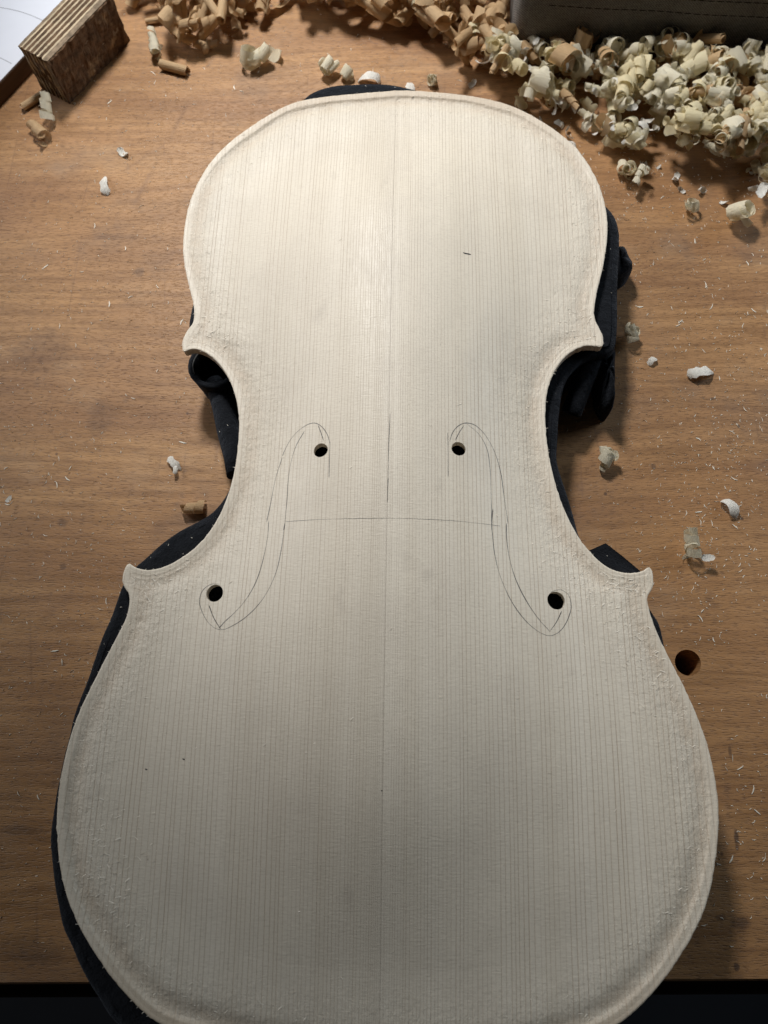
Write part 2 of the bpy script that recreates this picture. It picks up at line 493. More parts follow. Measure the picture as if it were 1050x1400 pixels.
def bench_mesh():
    X0, X1, Y1, T = -480.0, 480.0, 800.0, 45.0
    n = 40
    hole = [HOLE_C + (HOLE_R) * np.array([math.cos(a), math.sin(a)]) for a in np.linspace(0, 2 * math.pi, n, endpoint=False)]
    corners = [(X0, bench_y(X0)), (X1, bench_y(X1)), (X1, Y1), (X0, Y1)]
    pts = [Vector(c) for c in corners] + [Vector(h) for h in hole]
    edges = [(i, (i + 1) % 4) for i in range(4)] + [(4 + i, 4 + (i + 1) % n) for i in range(n)]
    vo, eo, fo, ov, oe, of = delaunay_2d_cdt(pts, edges, [], 0, 1e-6)
    faces = []
    for f in fo:
        c = sum((vo[i] for i in f), Vector((0, 0))) / len(f)
        if all((np.array(vo[i]) - HOLE_C) @ (np.array(vo[i]) - HOLE_C) < (HOLE_R + 0.5) ** 2 for i in f): continue
        faces.append(tuple(f))
    V = [(v.x * MM, v.y * MM, 0) for v in vo]
    F = list(faces)
    # sides with a small worn arris, then the hole's wall
    b = len(V)
    for k, (dz, dy) in enumerate(((-0.0008, -0.0008), (-T * MM, -0.0008))):
        for c in corners:
            V.append((c[0] * MM, c[1] * MM + dy, dz))
    idx = {}
    for i, v in enumerate(vo):
        for j, c in enumerate(corners):
            if abs(v.x - c[0]) < 1e-3 and abs(v.y - c[1]) < 1e-3: idx[j] = i
    for j in range(4):
        j2 = (j + 1) % 4
        F.append((idx[j], b + j, b + j2, idx[j2]))
        F.append((b + j, b + 4 + j, b + 4 + j2, b + j2))
    hb = len(V)
    for h in hole: V.append((h[0] * MM, h[1] * MM, 0))
    for h in hole: V.append((h[0] * MM, h[1] * MM, -T * MM))
    for i in range(n):
        i2 = (i + 1) % n
        F.append((hb + i, hb + i2, hb + n + i2, hb + n + i))
    me = mesh('workbench_top', V, F, False)
    for p in list(me.polygons)[-n:]: p.use_smooth = True
    return me


bench = obj('workbench_top', bench_mesh(), M_BENCH)
tag(bench, kind='structure')


def box_mesh(name, x0, x1, y0, y1, z0, z1, bev=0.0, fn=None):
    bm = bmesh.new()
    bmesh.ops.create_cube(bm, size=1)
    for v in bm.verts:
        v.co = Vector(((x0 + x1) / 2 + v.co.x * (x1 - x0), (y0 + y1) / 2 + v.co.y * (y1 - y0), (z0 + z1) / 2 + v.co.z * (z1 - z0))) * MM
    if bev:
        bmesh.ops.bevel(bm, geom=bm.edges[:], offset=bev * MM, segments=2, affect='EDGES', profile=0.6)
    me = bpy.data.meshes.new(name)
    bm.to_mesh(me); bm.free()
    return me


rail = obj('front_rail', box_mesh('front_rail', -480, 480, -8.0, -1.1, -45, -12, 1.0), mat_plain('rail_dark_wood', (0.035, 0.02, 0.012), 0.7, 0.2, 0.4, 30, (1, 12, 8), 0.0003))
ang = math.atan2(eR[1] - eL[1], eR[0] - eL[0])
rail.location = (0, bench_y(0) * MM, 0)
rail.rotation_euler = (0, 0, ang)
rail.parent = bench

# ------------------------------------------------------------------ violin plate
OUT_PX = [(541, 124), (511, 127), (459.5, 131), (408, 138.5), (386, 147), (356, 165), (316, 193), (290, 219), (270.5, 249), (258, 280), (252, 310), (250, 344),
          (254, 374), (262, 404), (265.5, 426), (264, 441), (257, 450), (251, 461), (249, 470), (251, 480), (262, 477), (274, 478.6), (288, 485.7), (302, 499),
          (312, 514), (319, 530), (324, 548), (327.3, 568), (327, 588), (324.5, 617), (320, 650), (312, 677), (303, 700), (290, 723), (275.7, 741), (255.7, 758.6),
          (235.7, 771), (214, 778.6), (195.7, 778.6), (183, 775), (175.7, 770), (170, 780), (167.4, 794), (171.5, 805), (176.5, 812), (176.6, 826), (174, 840), (170, 851),
          (157, 876), (138.6, 911), (121.4, 946), (107, 974), (98, 1000), (86, 1047), (79, 1090), (77.5, 1133), (80, 1167), (85, 1200), (95, 1237), (110, 1270),
          (130, 1303), (153, 1337), (180, 1367), (213, 1398)]
OUT_PX_R = [(850, 1398), (887, 1363), (917, 1327), (940, 1290), (960, 1253), (972, 1213), (979, 1167), (982.7, 1123), (981.5, 1087), (973, 1040), (962, 1000), (952, 977),
            (933, 933), (913, 897), (895, 857), (887, 832), (885, 815), (892, 804), (892.5, 785), (888, 775), (882, 779), (870, 783), (850, 783), (830, 777),
            (810, 760), (793, 738), (778, 712), (766, 683), (756, 650), (748.5, 610), (745, 578), (745.5, 555), (748, 530), (757, 507), (772, 487), (787, 477),
            (803, 472), (823, 473), (824, 460), (818, 446), (813, 436), (813, 417), (818, 390), (823, 372), (828.5, 343), (831, 313), (828, 281), (819, 252), (805.5, 226),
            (786, 200), (760, 179), (721, 155), (686, 140.5), (637, 131), (582, 125.5)]
outl = [at(u, v, PLATE_Z) for u, v in OUT_PX]
outr = [at(u, v, PLATE_Z) for u, v in OUT_PX_R]
yb = (outl[-1][1] + outr[0][1]) / 2
bottom = [np.array([-52, 5.2]), np.array([-32, 1.2]), np.array([0, -0.6]), np.array([33, 1.2]), np.array([53, 5.2])]
OUTLINE = spline(outl + bottom + outr, 1.2)
# fair the curve between the corner tips
CORN = np.array([at(u, v, PLATE_Z) for u, v in ((249, 470), (251, 480), (175.7, 770), (167.4, 794), (176, 815), (888, 775), (892.5, 795), (886, 818), (823, 473), (824, 460), (262, 445), (815, 441))])
cd = np.min(np.linalg.norm(OUTLINE[:, None] - CORN[None], axis=2), axis=1)
SM = OUTLINE.copy()
for _ in range(26): SM = (np.roll(SM, 1, 0) + 2 * SM + np.roll(SM, -1, 0)) / 4
wf = np.clip((cd - 7) / 12, 0, 1)[:, None]
OUTLINE = OUTLINE * (1 - wf) + SM * wf
# rough-sawn edge: tiny nibbles
nrm = np.roll(OUTLINE, -1, 0) - np.roll(OUTLINE, 1, 0)
nrm = np.stack([nrm[:, 1], -nrm[:, 0]], 1) / (np.linalg.norm(nrm, axis=1)[:, None] + 1e-9)
OUTLINE = OUTLINE + nrm * (0.08 * RNG.standard_normal(len(OUTLINE)) * (RNG.random(len(OUTLINE)) < 0.55))[:, None]

# arch: harmonic field between edge platform and the ridge line, rounded into an arched section
GX0, GY0, NXG, NYG = -115.0, -8.0, 231, 372
gx, gy = np.meshgrid(GX0 + np.arange(NXG), GY0 + np.arange(NYG), indexing='ij')
Gin = inside(OUTLINE, gx, gy)
Gd = dist_to(OUTLINE, gx, gy)
Gd = np.where(Gin, Gd, -Gd)
PLAT = 4.5
free = Gd > PLAT
ridge = (np.abs(gx) < 0.5) & (gy > 62) & (gy < 296)
U = np.where(free, np.clip((Gd - PLAT) / (Gd - PLAT + np.abs(gx) + 1e-3), 0, 1), 0.0)
U[ridge] = 1
upd = free & ~ridge
upd[0, :] = upd[-1, :] = False; upd[:, 0] = upd[:, -1] = False
par = (np.add.outer(np.arange(NXG), np.arange(NYG)) % 2).astype(bool)
for it in range(420):
    for p in (True, False):
        m = upd & (par == p)
        A = np.zeros_like(U)
        A[1:-1, 1:-1] = 0.25 * (U[2:, 1:-1] + U[:-2, 1:-1] + U[1:-1, 2:] + U[1:-1, :-2])
        U = np.where(m, U + 1.93 * (A - U), U)
U = np.clip(U, 0, 1)
def gauss(G, sg):
    r = int(3 * sg); kx = np.arange(-r, r + 1); kk = np.exp(-kx ** 2 / (2 * sg * sg)); kk /= kk.sum()
    G = np.pad(G, r, mode='edge')
    G = np.apply_along_axis(lambda q: np.convolve(q, kk, 'valid'), 0, G)
    return np.apply_along_axis(lambda q: np.convolve(q, kk, 'valid'), 1, G)


Harch = 18.5 * np.interp(gy, [0, 30, 60, 100, 140, 180, 230, 270, 300, 330, 356], [.40, .57, .73, .89, .975, 1, .98, .92, .85, .75, .65])
Harch = gauss(Harch, 8.0)
Z = Harch * ((1 - np.cos(np.pi * U)) / 2) ** 0.80
Zs, Zm = gauss(Z, 14.0), gauss(Z, 3.0)               # soften the ridge
w_ = np.clip((Gd - 18) / 24, 0, 1); w_ = w_ * w_ * (3 - 2 * w_)
w2_ = np.clip((Gd - PLAT) / 6, 0, 1)
Z = (Z * (1 - w2_) + Zm * w2_) * (1 - w_) + Zs * w_
# fluted channel inside a proud rim
Dp = np.maximum(Gd, 0)
endz = np.clip((gy - 300) / 30, 0, 1) + np.clip((95 - gy) / 40, 0, 1)
endz = np.clip(gauss(endz, 4.0), 0, 1)
amp = 0.42 + 0.58 * endz
Z = Z - (0.35 + amp) * 0.75 * np.exp(-((Dp - 4.8) / 3.0) ** 2)
RIM = 0.15 + 0.36 * endz                             # height of the proud rim above the flute



def bil(G, x, y):
    fx = np.clip((np.asarray(x, float) - GX0), 0, NXG - 1.001); fy = np.clip((np.asarray(y, float) - GY0), 0, NYG - 1.001)
    ix, iy = fx.astype(int), fy.astype(int)
    a, b = fx - ix, fy - iy
    return (G[ix, iy] * (1 - a) + G[ix + 1, iy] * a) * (1 - b) + (G[ix, iy + 1] * (1 - a) + G[ix + 1, iy + 1] * a) * b


def plate_h(x, y):
    d = np.maximum(bil(Gd, x, y), 0)
    near = np.clip(1 - (d - 3) / 26, 0, 1)
    rimw = 1.75 + 0.30 * vnoise(x, y, 11, 6) + 0.9 * bil(endz, x, y)
    st = np.clip((d - rimw) / 0.5, 0, 1); rim = bil(RIM, x, y) * (1 - st * st * (3 - 2 * st)) - 0.22 * np.clip(1 - d / 0.35, 0, 1) ** 2
    ch = np.exp(-((d - 6) / 5) ** 2)
    return bil(Z, x, y) + rim + 0.05 * vnoise(x, y, 9, 1) + 0.08 * near * vnoise(x, y, 5.5, 2) * np.clip((d - 1.5) / 3, 0.15, 1) + 0.06 * ch * vnoise(x, y, 2.6, 3) * np.clip((d - 1.5) / 3, 0.1, 1)


def on_plate(u, v):
    z = 10.0
    for _ in range(12):
        p = at(u, v, PLATE_Z + z)
        z = float(plate_h(p[0], p[1]))
    return p


EYES = [(on_plate(438.5, 615.5), 2.55), (on_plate(627, 613.5), 2.5), (on_plate(293.5, 811), 3.05), (on_plate(760.5, 821), 3.1)]
plate = empty('violin_plate', (0, 0, PLATE_Z * MM))
tag(plate, 'pale spruce violin front plate with carved arching and pencilled f-holes', 'violin plate')

THICK = 3.8
SEAM_GAP = 0.02


def plate_half(side):
    n = len(OUTLINE)
    O = OUTLINE
    keep = O[:, 0] * side > 0.9
    # rotate so the kept run is contiguous
    st = next(i for i in range(n) if keep[i] and not keep[i - 1])
    run = []
    i = st
    while keep[i % n] and len(run) < n:
        run.append(O[i % n]); i += 1
    run = np.array(run)
    sx = side * SEAM_GAP
    ytop, ybot = 0, 0
    ends = [run[0], run[-1]]
    y_hi = max(e[1] for e in ends); y_lo = min(e[1] for e in ends)
    ys = np.linspace(y_hi + 0.05, y_lo - 0.02, 280)
    seam = np.stack([np.full_like(ys, sx), ys], 1)
    if run[-1][1] < run[0][1]: seam = seam[::-1]
    loop = np.concatenate([run, seam])
    inner = []
    pts = [Vector(p) for p in loop]
    edges = [(i, (i + 1) % len(loop)) for i in range(len(loop))]
    holes = []
    for c, r in EYES:
        if c[0] * side < 0: continue
        m = 30
        b = len(pts)
        for a in np.linspace(0, 2 * math.pi, m, endpoint=False):
            rr = r * (1 + 0.012 * math.sin(3 * a + c[0]))
            pts.append(Vector((c[0] + rr * math.cos(a), c[1] + rr * math.sin(a))))
        edges += [(b + j, b + (j + 1) % m) for j in range(m)]
        holes.append((c, r))
    # interior lattice, denser towards the rim
    xs = np.arange(-110, 110, 1.25); yy = np.arange(-4, 362, 1.25)
    PX, PY = np.meshgrid(xs, yy, indexing='ij')
    PX = PX + 0.62 * (np.arange(len(yy)) % 2)[None, :]
    PX = PX.ravel(); PY = PY.ravel()
    d = bil(Gd, PX, PY)
    ok = (d > 4.5) & (PX * side > 0.9)
    for c, r in holes: ok &= np.hypot(PX - c[0], PY - c[1]) > r + 0.6
    pts += [Vector((a, b)) for a, b in zip(PX[ok], PY[ok])]
    for off in (0.2, 0.5, 1.0, 1.5, 1.85, 2.2, 2.6, 3.0, 3.5, 4.0):
        ring = loop_offset(run, off)
        rd = bil(Gd, ring[:, 0], ring[:, 1])
        ok2 = (rd > off * 0.75) & (ring[:, 0] * side > 0.9)
        pts += [Vector(p) for p in ring[ok2]]
    vo, eo, fo, ov, oe, of = delaunay_2d_cdt(pts, edges, [], 1, 1e-7)
    V = np.array([(v.x, v.y) for v in vo])
    F = []
    for f in fo:
        c = V[list(f)].mean(0)
        if any(np.hypot(*(c - hc)) < hr * 0.985 for hc, hr in holes): continue
        F.append(tuple(f))
    h = plate_h(V[:, 0], V[:, 1])
    dd = dist_to(OUTLINE, V[:, 0], V[:, 1])
    nV = len(V)
    top = np.column_stack([V, h])
    hb = np.where(dd < 7, -THICK, np.maximum(-THICK, h - 3.4))
    bot = np.column_stack([V, hb])
    verts = np.concatenate([top, bot]) * MM
    faces = list(F) + [tuple(i + nV for i in reversed(f)) for f in F]
    # rim, seam and eye walls
    from collections import Counter
    cnt = Counter()
    direc = {}
    for f in F:
        for a, b in zip(f, f[1:] + f[:1]):
            cnt[frozenset((a, b))] += 1
            direc[frozenset((a, b))] = (a, b)
    wall = []
    vlist = list(verts)
    wmap = {}
    for e, cc in cnt.items():
        if cc != 1: continue
        a, b = direc[e]
        for q in (a, b):
            if q not in wmap:
                wmap[q] = len(vlist)
                vlist.append(verts[q]); vlist.append(verts[q + nV])
        wall.append((wmap[b], wmap[a], wmap[a] + 1, wmap[b] + 1))
    faces += wall
    me = mesh('plate_half', vlist, faces)
    at_ = me.attributes.new('edge', 'FLOAT', 'POINT')
    vals = np.zeros(len(vlist), np.float32)
    vals[:nV] = dd; vals[nV:2 * nV] = 3.0
    at_.data.foreach_set('value', vals)
    return me, verts[:nV], F


def loop_offset(run, off):
    t = np.gradient(run, axis=0)
    nn = np.stack([t[:, 1], -t[:, 0]], 1) / (np.linalg.norm(t, axis=1)[:, None] + 1e-9)
    a = run + nn * off
    b = run - nn * off
    ia = inside(OUTLINE, a[:, 0], a[:, 1]).mean()
    return a if ia > 0.5 else b


tv, tf = [], []
for side in (-1, 1):
    me, v_, f_ = plate_half(side)
    obj('plate_half', me, M_SPRUCE, plate)
    tf += [tuple(i + len(tv) for i in f) for f in f_]
    tv += [Vector(p) for p in v_]
BVH = BVHTree.FromPolygons(tv, tf)


def surf(p):
    hit = BVH.ray_cast(Vector((p[0] * MM, p[1] * MM, 0.06)), Vector((0, 0, -1)))
    if hit[0] is None: return float(plate_h(p[0], p[1]))
    return hit[0].z / MM


def pencil(px, width, mat, name='pencil_line', jitter=0.12):
    pts = [on_plate(u, v) for u, v in px]
    c = spline(pts, 0.8, False) if len(pts) > 2 else np.array([pts[0] + (pts[1] - pts[0]) * t for t in np.linspace(0, 1, 14)])
    t = np.gradient(c, axis=0)
    nn = np.stack([-t[:, 1], t[:, 0]], 1) / (np.linalg.norm(t, axis=1)[:, None] + 1e-9)
    V, F = [], []
    L = len(c)
    for i in range(L):
        w = width * (0.75 + 0.35 * math.sin(i * 0.21 + px[0][0]) + 0.2 * random.random())
        if i in (0, L - 1): w *= 0.35
        for s in (-0.5, 0.5):
            q = c[i] + nn[i] * s * w
            V.append((q[0] * MM, q[1] * MM, (surf(q) + 0.045) * MM))
    for i in range(L - 1):
        F.append((2 * i, 2 * i + 2, 2 * i + 3, 2 * i + 1))
    return obj(name, mesh(name, V, F), mat, plate)


def cp(pts): return [(250 + a / 1.842, 550 + b / 1.842) for a, b in pts]


LINES = [
    # left f
    ([(250, 137), (258, 118), (272, 93), (298, 66), (328, 52), (348, 60), (364, 82), (371, 106)], .20),
    ([(371, 98), (369, 145), (368, 190)], .18),
    ([(340, 57), (348, 77), (354, 96)], .22),
    ([(306, 73), (286, 108), (273, 148), (266, 190), (262, 250), (255, 320)], .17),
    ([(250, 140), (234, 190), (222, 250), (211, 302)], .20),
    ([(216, 300), (214, 335), (201, 400), (185, 450), (160, 495), (130, 530), (104, 554), (91, 569)], .22),
    ([(255, 318), (248, 370), (234, 430), (206, 488), (170, 531), (130, 560), (96, 573), (70, 561), (50, 531), (42, 500), (50, 474), (72, 458), (92, 458)], .18),
    # right f
    ([(672, 98), (680, 75), (696, 58), (714, 52), (736, 58), (761, 82), (785, 125), (800, 175), (808, 230), (819, 306)], .22),
    ([(667, 76), (668, 130), (668, 188)], .18),
    ([(708, 58), (696, 76), (686, 96)], .22),
    ([(716, 55), (745, 80), (765, 115), (773, 160), (776, 220), (778, 322)], .18),
    ([(815, 305), (815, 335), (822, 390), (840, 450), (868, 505), (898, 548), (925, 578)], .26),
    ([(779, 325), (785, 380), (800, 440), (830, 505), (868, 555), (902, 581), (925, 588), (950, 576), (970, 545), (978, 510), (970, 484), (950, 472), (925, 478)], .20),
    # stop line across the middle
    ([(258, 301), (350, 295), (440, 292.5), (515, 292), (600, 294), (700, 300), (800, 312)], .10),
]
for px, w in LINES: pencil(cp(px), w, M_PENCIL)
for px, w in [([(66, 512), (78, 543), (95, 571)], .42), ([(925, 576), (941, 553), (954, 526)], .34), ([(517, 190), (515, 252)], .30), ([(522, 28), (519, 100), (517, 190)], .16),
              ([(781, 268), (778, 300), (780, 340)], .28), ([(257, 305), (254, 322)], .3)]:
    pencil(cp(px), w, M_PENCIL_DARK)
pencil([(633, 345.6), (638.5, 347), (644, 348)], 1.15, M_PENCIL_DARK, 'pencil_mark')
for u, v, r in ((200, 1052, 0.75), (251, 1038, 0.8), (522, 1081, 0.5)):
    pencil([(u - r * 2.2, v - r), (u, v), (u + r * 2.0, v + r)], r * 0.9, M_PENCIL_DARK, 'pencil_mark')


# torn fibres and curls of dust left by the scraper, mostly round the rim and corners
def fibres():
    V, F = [], []
    corners = [on_plate(*p) for p in ((270, 462), (212, 800), (800, 800), (860, 800), (800, 462), (880, 900), (150, 1180))]

    def sliver(p, L, w, a, lift, zoff=0.02):
        d = np.array([math.cos(a), math.sin(a)]); s = np.array([-d[1], d[0]])
        b = len(V)
        for i in range(3):
            t = i / 2
            q = p + d * L * (t - 0.3)
            z = surf(p) + zoff + lift * t * t
            for k in (-1, 1):
                e = q + s * k * w * (1 - 0.7 * t)
                V.append((e[0] * MM, e[1] * MM, (z + 0.03 * k) * MM))
        F.append((b, b + 2, b + 3, b + 1)); F.append((b + 2, b + 4, b + 5, b + 3))
    cnt = 0
    while cnt < 1500:
        x, y = RNG.uniform(-106, 106), RNG.uniform(8, 354)
        d = float(bil(Gd, x, y))
        if d < 1.2 or any(math.hypot(x - c[0], y - c[1]) < r + 1.6 for c, r in EYES): continue
        pr = 0.75 * math.exp(-((d - 8) / 6) ** 2) * (0.35 + 0.65 * (vnoise(x, y, 18, 9) > -0.05)) + 0.012
        for c in corners:
            pr += 0.8 * math.exp(-((x - c[0]) ** 2 + (y - c[1]) ** 2) / 130.0)
        if RNG.random() > pr: continue
        big = min(1.0, sum(math.exp(-((x - c[0]) ** 2 + (y - c[1]) ** 2) / 130.0) for c in corners))
        sliver(np.array([x, y]), RNG.uniform(0.35, 1.5 + 0.9 * big), RNG.uniform(0.06, 0.17 + 0.14 * big), RNG.uniform(-0.9, 0.9) + (0 if RNG.random() < .5 else math.pi), RNG.uniform(0.05, 0.5))
        cnt += 1
    # whiskers on the very edge
    for i in RNG.choice(len(OUTLINE), 170, replace=False):
        p = OUTLINE[i]
        if p[1] < 10: continue
        o = nrm[i]
        if inside(OUTLINE, np.array([p[0] + o[0]]), np.array([p[1] + o[1]]))[0]: o = -o
        a = math.atan2(o[1], o[0]) + RNG.uniform(-1.1, 1.1)
        sliver(p - o * 0.35, RNG.uniform(0.6, 1.9), RNG.uniform(0.05, 0.16), a, RNG.uniform(-0.4, 0.4), -0.35)
    return mesh('torn_fibres', V, F, False)


M_FIBRE = mat_plain('loose_spruce_fibre', (0.84, 0.77, 0.65), 0.6, 0.3, 0.15, 400)
tag(obj('torn_fibres', fibres(), M_FIBRE, plate), kind='stuff')

# ------------------------------------------------------------------ black cloth under the plate
CL_PX = [(398, 152), (428, 123), (470, 113), (510, 111), (560, 118), (596, 128), (680, 165), (752, 205), (800, 245), (826, 276), (842, 296), (848, 325),
         (846, 380), (844, 468), (838, 480), (822, 485), (800, 490), (783, 505), (771, 530), (766, 565), (764, 600), (763, 631), (771, 660), (783, 695), (795, 735), (806, 752), (828, 743), (853, 762),
         (876, 782), (878, 800), (884, 820), (893, 836), (902, 851), (913, 890), (930, 945), (945, 1000), (962, 1100), (955, 1200), (920, 1300), (860, 1372), (800, 1415)]
CL_PX2 = [(170, 1410), (133, 1367), (113, 1333), (93, 1293), (82, 1267), (75, 1230), (68, 1183), (67.5, 1133), (72, 1097), (82, 1050), (93, 1000), (103, 969),
          (119, 926), (136, 877), (156, 826), (168, 795), (182, 776), (194, 765), (221, 741), (247, 723), (267, 713), (287, 700), (303, 683), (315, 660), (320, 640), (325, 610),
          (328, 580), (324, 555), (318, 528), (308, 505), (294, 488), (274, 470), (258, 450), (260, 425), (264, 404), (270, 380), (280, 340), (290, 280), (320, 220), (360, 180)]
CZ = 25.0
c1 = [at(u, v, CZ) for u, v in CL_PX]
c2 = [at(u, v, CZ) for u, v in CL_PX2]
CLOTH = spline(c1 + [np.array([45, 4]), np.array([0, -2]), np.array([-50, 3])] + c2, 1.6)
CLn = np.roll(CLOTH, -1, 0) - np.roll(CLOTH, 1, 0)
CLn = np.stack([CLn[:, 1], -CLn[:, 0]], 1) / (np.linalg.norm(CLn, axis=1)[:, None] + 1e-9)
tst = inside(CLOTH, CLOTH[:, 0] + CLn[:, 0] * .5, CLOTH[:, 1] + CLn[:, 1] * .5).mean()
if tst > 0.5: CLn = -CLn
for _ in range(6): CLn = (np.roll(CLn, 1, 0) + CLn * 2 + np.roll(CLn, -1, 0)) / 4


def cloth_mesh():
    n = len(CLOTH)
    s = np.arange(n) * 1.6
    fold = 0.8 * np.sin(s / 9.0) + 0.5 * np.sin(s / 3.7 + 1) + 0.4 * RNG.standard_normal(n).cumsum() * 0
    rows = []
    over = np.array([p[1] < bench_y(p[0]) + 6 for p in CLOTH])
    zb = np.where(over, -45.0, 0.15)
    for off, f, zz in ((-3.0, 0.0, CZ + 0.25), (-1.1, 0.0, CZ), (-0.25, 0.05, CZ - 0.9), (0.0, 0.1, CZ - 2.4), (-0.9, 0.5, 14.0), (-1.6, 0.9, 6.0), (-0.5, 1.2, None)):
        p = CLOTH + CLn * (off + f * fold)[:, None] if np.ndim(off) else CLOTH + CLn * (np.full(n, off) + f * fold)[:, None]
        z = np.full(n, zz) if zz is not None else zb
        if zz is not None and zz < 15: z = np.where(over, zz - 22, zz)
        rows.append(np.column_stack([p, z + (0.7 * vnoise(p[:, 0], p[:, 1], 8, 5) - 0.35 if zz and zz > 10 else 0)]))
    V = np.concatenate(rows) * MM
    F = []
    for r in range(len(rows) - 1):
        for i in range(n):
            j = (i + 1) % n
            F.append((r * n + i, r * n + j, (r + 1) * n + j, (r + 1) * n + i))
    V = list(map(tuple, V))
    # top filled as triangles
    pts = [Vector(p[:2]) for p in rows[0]]
    vo, eo, fo, ov, oe, of = delaunay_2d_cdt(pts, [(i, (i + 1) % n) for i in range(n)], [], 1, 1e-7)
    base = len(V)
    for v in vo: V.append((v.x * MM, v.y * MM, (CZ + 0.25) * MM))
    F += [tuple(base + i for i in f) for f in fo]
    return mesh('cloth_sheet', V, F)


cloth = empty('black_cloth', (0, 0, 0))
tag(cloth, 'black felt cloth bundled under the pale violin plate, edges and folds sticking out', 'cloth')
obj('cloth_sheet', cloth_mesh(), M_CLOTH, cloth)


def tube(path, radii, seg=20, cap0=True, cap1=True, squash=1.0, wob=0.0, seed=0):
    """closed tube along path (mm)."""
    P = np.array(path, float)
    n = len(P)
    T = np.gradient(P, axis=0)
    T /= np.linalg.norm(T, axis=1)[:, None]
    up = np.array([0, 0, 1.0])
    V, F = [], []
    rg = np.random.default_rng(seed)
    ph = rg.uniform(0, 6.28, 6)
    for i in range(n):
        s = np.cross(T[i], up); s /= np.linalg.norm(s) + 1e-9
        q = np.cross(s, T[i])
        for k in range(seg):
            a = 2 * math.pi * k / seg
            r = radii[i] * (1 + wob * (math.sin(3 * a + ph[0] + i * .4) + 0.6 * math.sin(5 * a + ph[1] - i * .7)))
            V.append((P[i] + s * r * math.cos(a) + q * r * squash * math.sin(a)) * MM)
    for i in range(n - 1):
        for k in range(seg):
            k2 = (k + 1) % seg
            F.append((i * seg + k, i * seg + k2, (i + 1) * seg + k2, (i + 1) * seg + k))
    for end, do in ((0, cap0), (n - 1, cap1)):
        if do:
            V.append(P[end] * MM)
            for k in range(seg):
                k2 = (k + 1) % seg
                F.append((end * seg + k2, end * seg + k, len(V) - 1) if end == 0 else (end * seg + k, end * seg + k2, len(V) - 1))
    return V, F


def at3(u, v, z): return np.array([*at(u, v, z), z])


# roll of cloth poking out of the right waist, open end towards the viewer
def hollow_roll(a, b, r0, r1, wall, seed, depth=8.0, n=10):
    path = [a + (b - a) * t for t in np.linspace(0, 1, n)]
    rad = [r0 + (r1 - r0) * t for t in np.linspace(0, 1, n)]
    V, F = tube(path, rad, 24, True, False, 1.0, 0.02, seed)
    seg = 24
    d = (b - a) / np.linalg.norm(b - a)
    s = np.cross(d, (0, 0, 1)); s /= np.linalg.norm(s); q = np.cross(s, d)
    last = (n - 1) * seg
    prev = last
    for off, rr in ((0.25, r1 - wall * 0.4), (-0.2, r1 - wall), (-depth, r1 - wall * 1.1)):
        base = len(V)
        for k in range(seg):
            an = 2 * math.pi * k / seg
            V.append((b + d * off + s * rr * math.cos(an) + q * rr * math.sin(an)) * MM)
        for k in range(seg):
            k2 = (k + 1) % seg
            F.append((prev + k, prev + k2, base + k2, base + k))
        prev = base
    V.append((b - d * depth) * MM)
    for k in range(seg): F.append((prev + k, prev + (k + 1) % seg, len(V) - 1))
    return mesh('cloth_roll', V, F)


obj('cloth_roll', hollow_roll(at3(812, 484, 19), at3(781, 565, 11), 4.0, 4.0, 1.0, 3), M_CLOTH, cloth)
# left waist: a looped edge of the cloth, light on its rim put in as a grey strip
la = at3(283, 511, 1.0)
lb = at3(293, 498, 19.0)
la[:2] = lb[:2] + np.array([1.0, -1.5])
lr = obj('cloth_roll', hollow_roll(la, lb, 8.6, 10.6, 2.3, 5, depth=17.0), M_CLOTH, cloth)
d_ = (lb - la) / np.linalg.norm(lb - la)
s_ = np.cross(d_, (0, 0, 1)); s_ /= np.linalg.norm(s_); q_ = np.cross(s_, d_)
SA0 = math.pi + 0.1
ring = [lb - d_ * 0.15 + s_ * (8.4 + .35 * math.sin(2 * t)) * math.cos(t) + q_ * (8.4 + .3 * math.cos(3 * t)) * math.sin(t) for t in np.linspace(SA0, SA0 + 2.3, 40)]
V, F = tube(ring, [0.1 + 0.24 * math.sin(math.pi * k / 39) for k in range(40)], 6, True, True)
obj('lit_rim', mesh('lit_rim', V, F), M_LIT_RIM, lr)
# long fold running down inside the left waist
V, F = tube([at3(292, 520, 13), at3(306, 556, 13), at3(314, 590, 13), at3(322, 622, 14), at3(322, 650, 16)], [3.5, 4.6, 5.0, 4.8, 3.5], 20, True, True, 1.0, 0.03, 8)
obj('cloth_fold', mesh('cloth_fold', V, F), M_CLOTH, cloth)


# right-hand bundle lying on the bench
def lump(pts_px, zt, zb, seed):
    P = spline([at(u, v, zt) for u, v in pts_px], 1.2)
    c = P.mean(0)
    V, F = [], []
    n = len(P)
    rings = ((1.0, 0.0), (1.03, 0.35), (1.0, 0.62), (0.85, 0.86), (0.55, 1.0), (0.2, 1.04))
    for k, t in rings:
        for i, p in enumerate(P):
            w = 1 + 0.05 * math.sin(i * 0.9 + seed)
            q = c + (p - c) * k * w
            V.append((q[0] * MM, q[1] * MM, (zb + (zt - zb) * t * (1 + 0.06 * math.sin(i * .7 + seed))) * MM))
    for r in range(len(rings) - 1):
        for i in range(n):
            j = (i + 1) % n
            F.append((r * n + i, r * n + j, (r + 1) * n + j, (r + 1) * n + i))
    V.append((c[0] * MM, c[1] * MM, zt * MM))
    for i in range(n): F.append(((len(rings) - 1) * n + i, (len(rings) - 1) * n + (i + 1) % n, len(V) - 1))
    return mesh('cloth_fold', V, F)


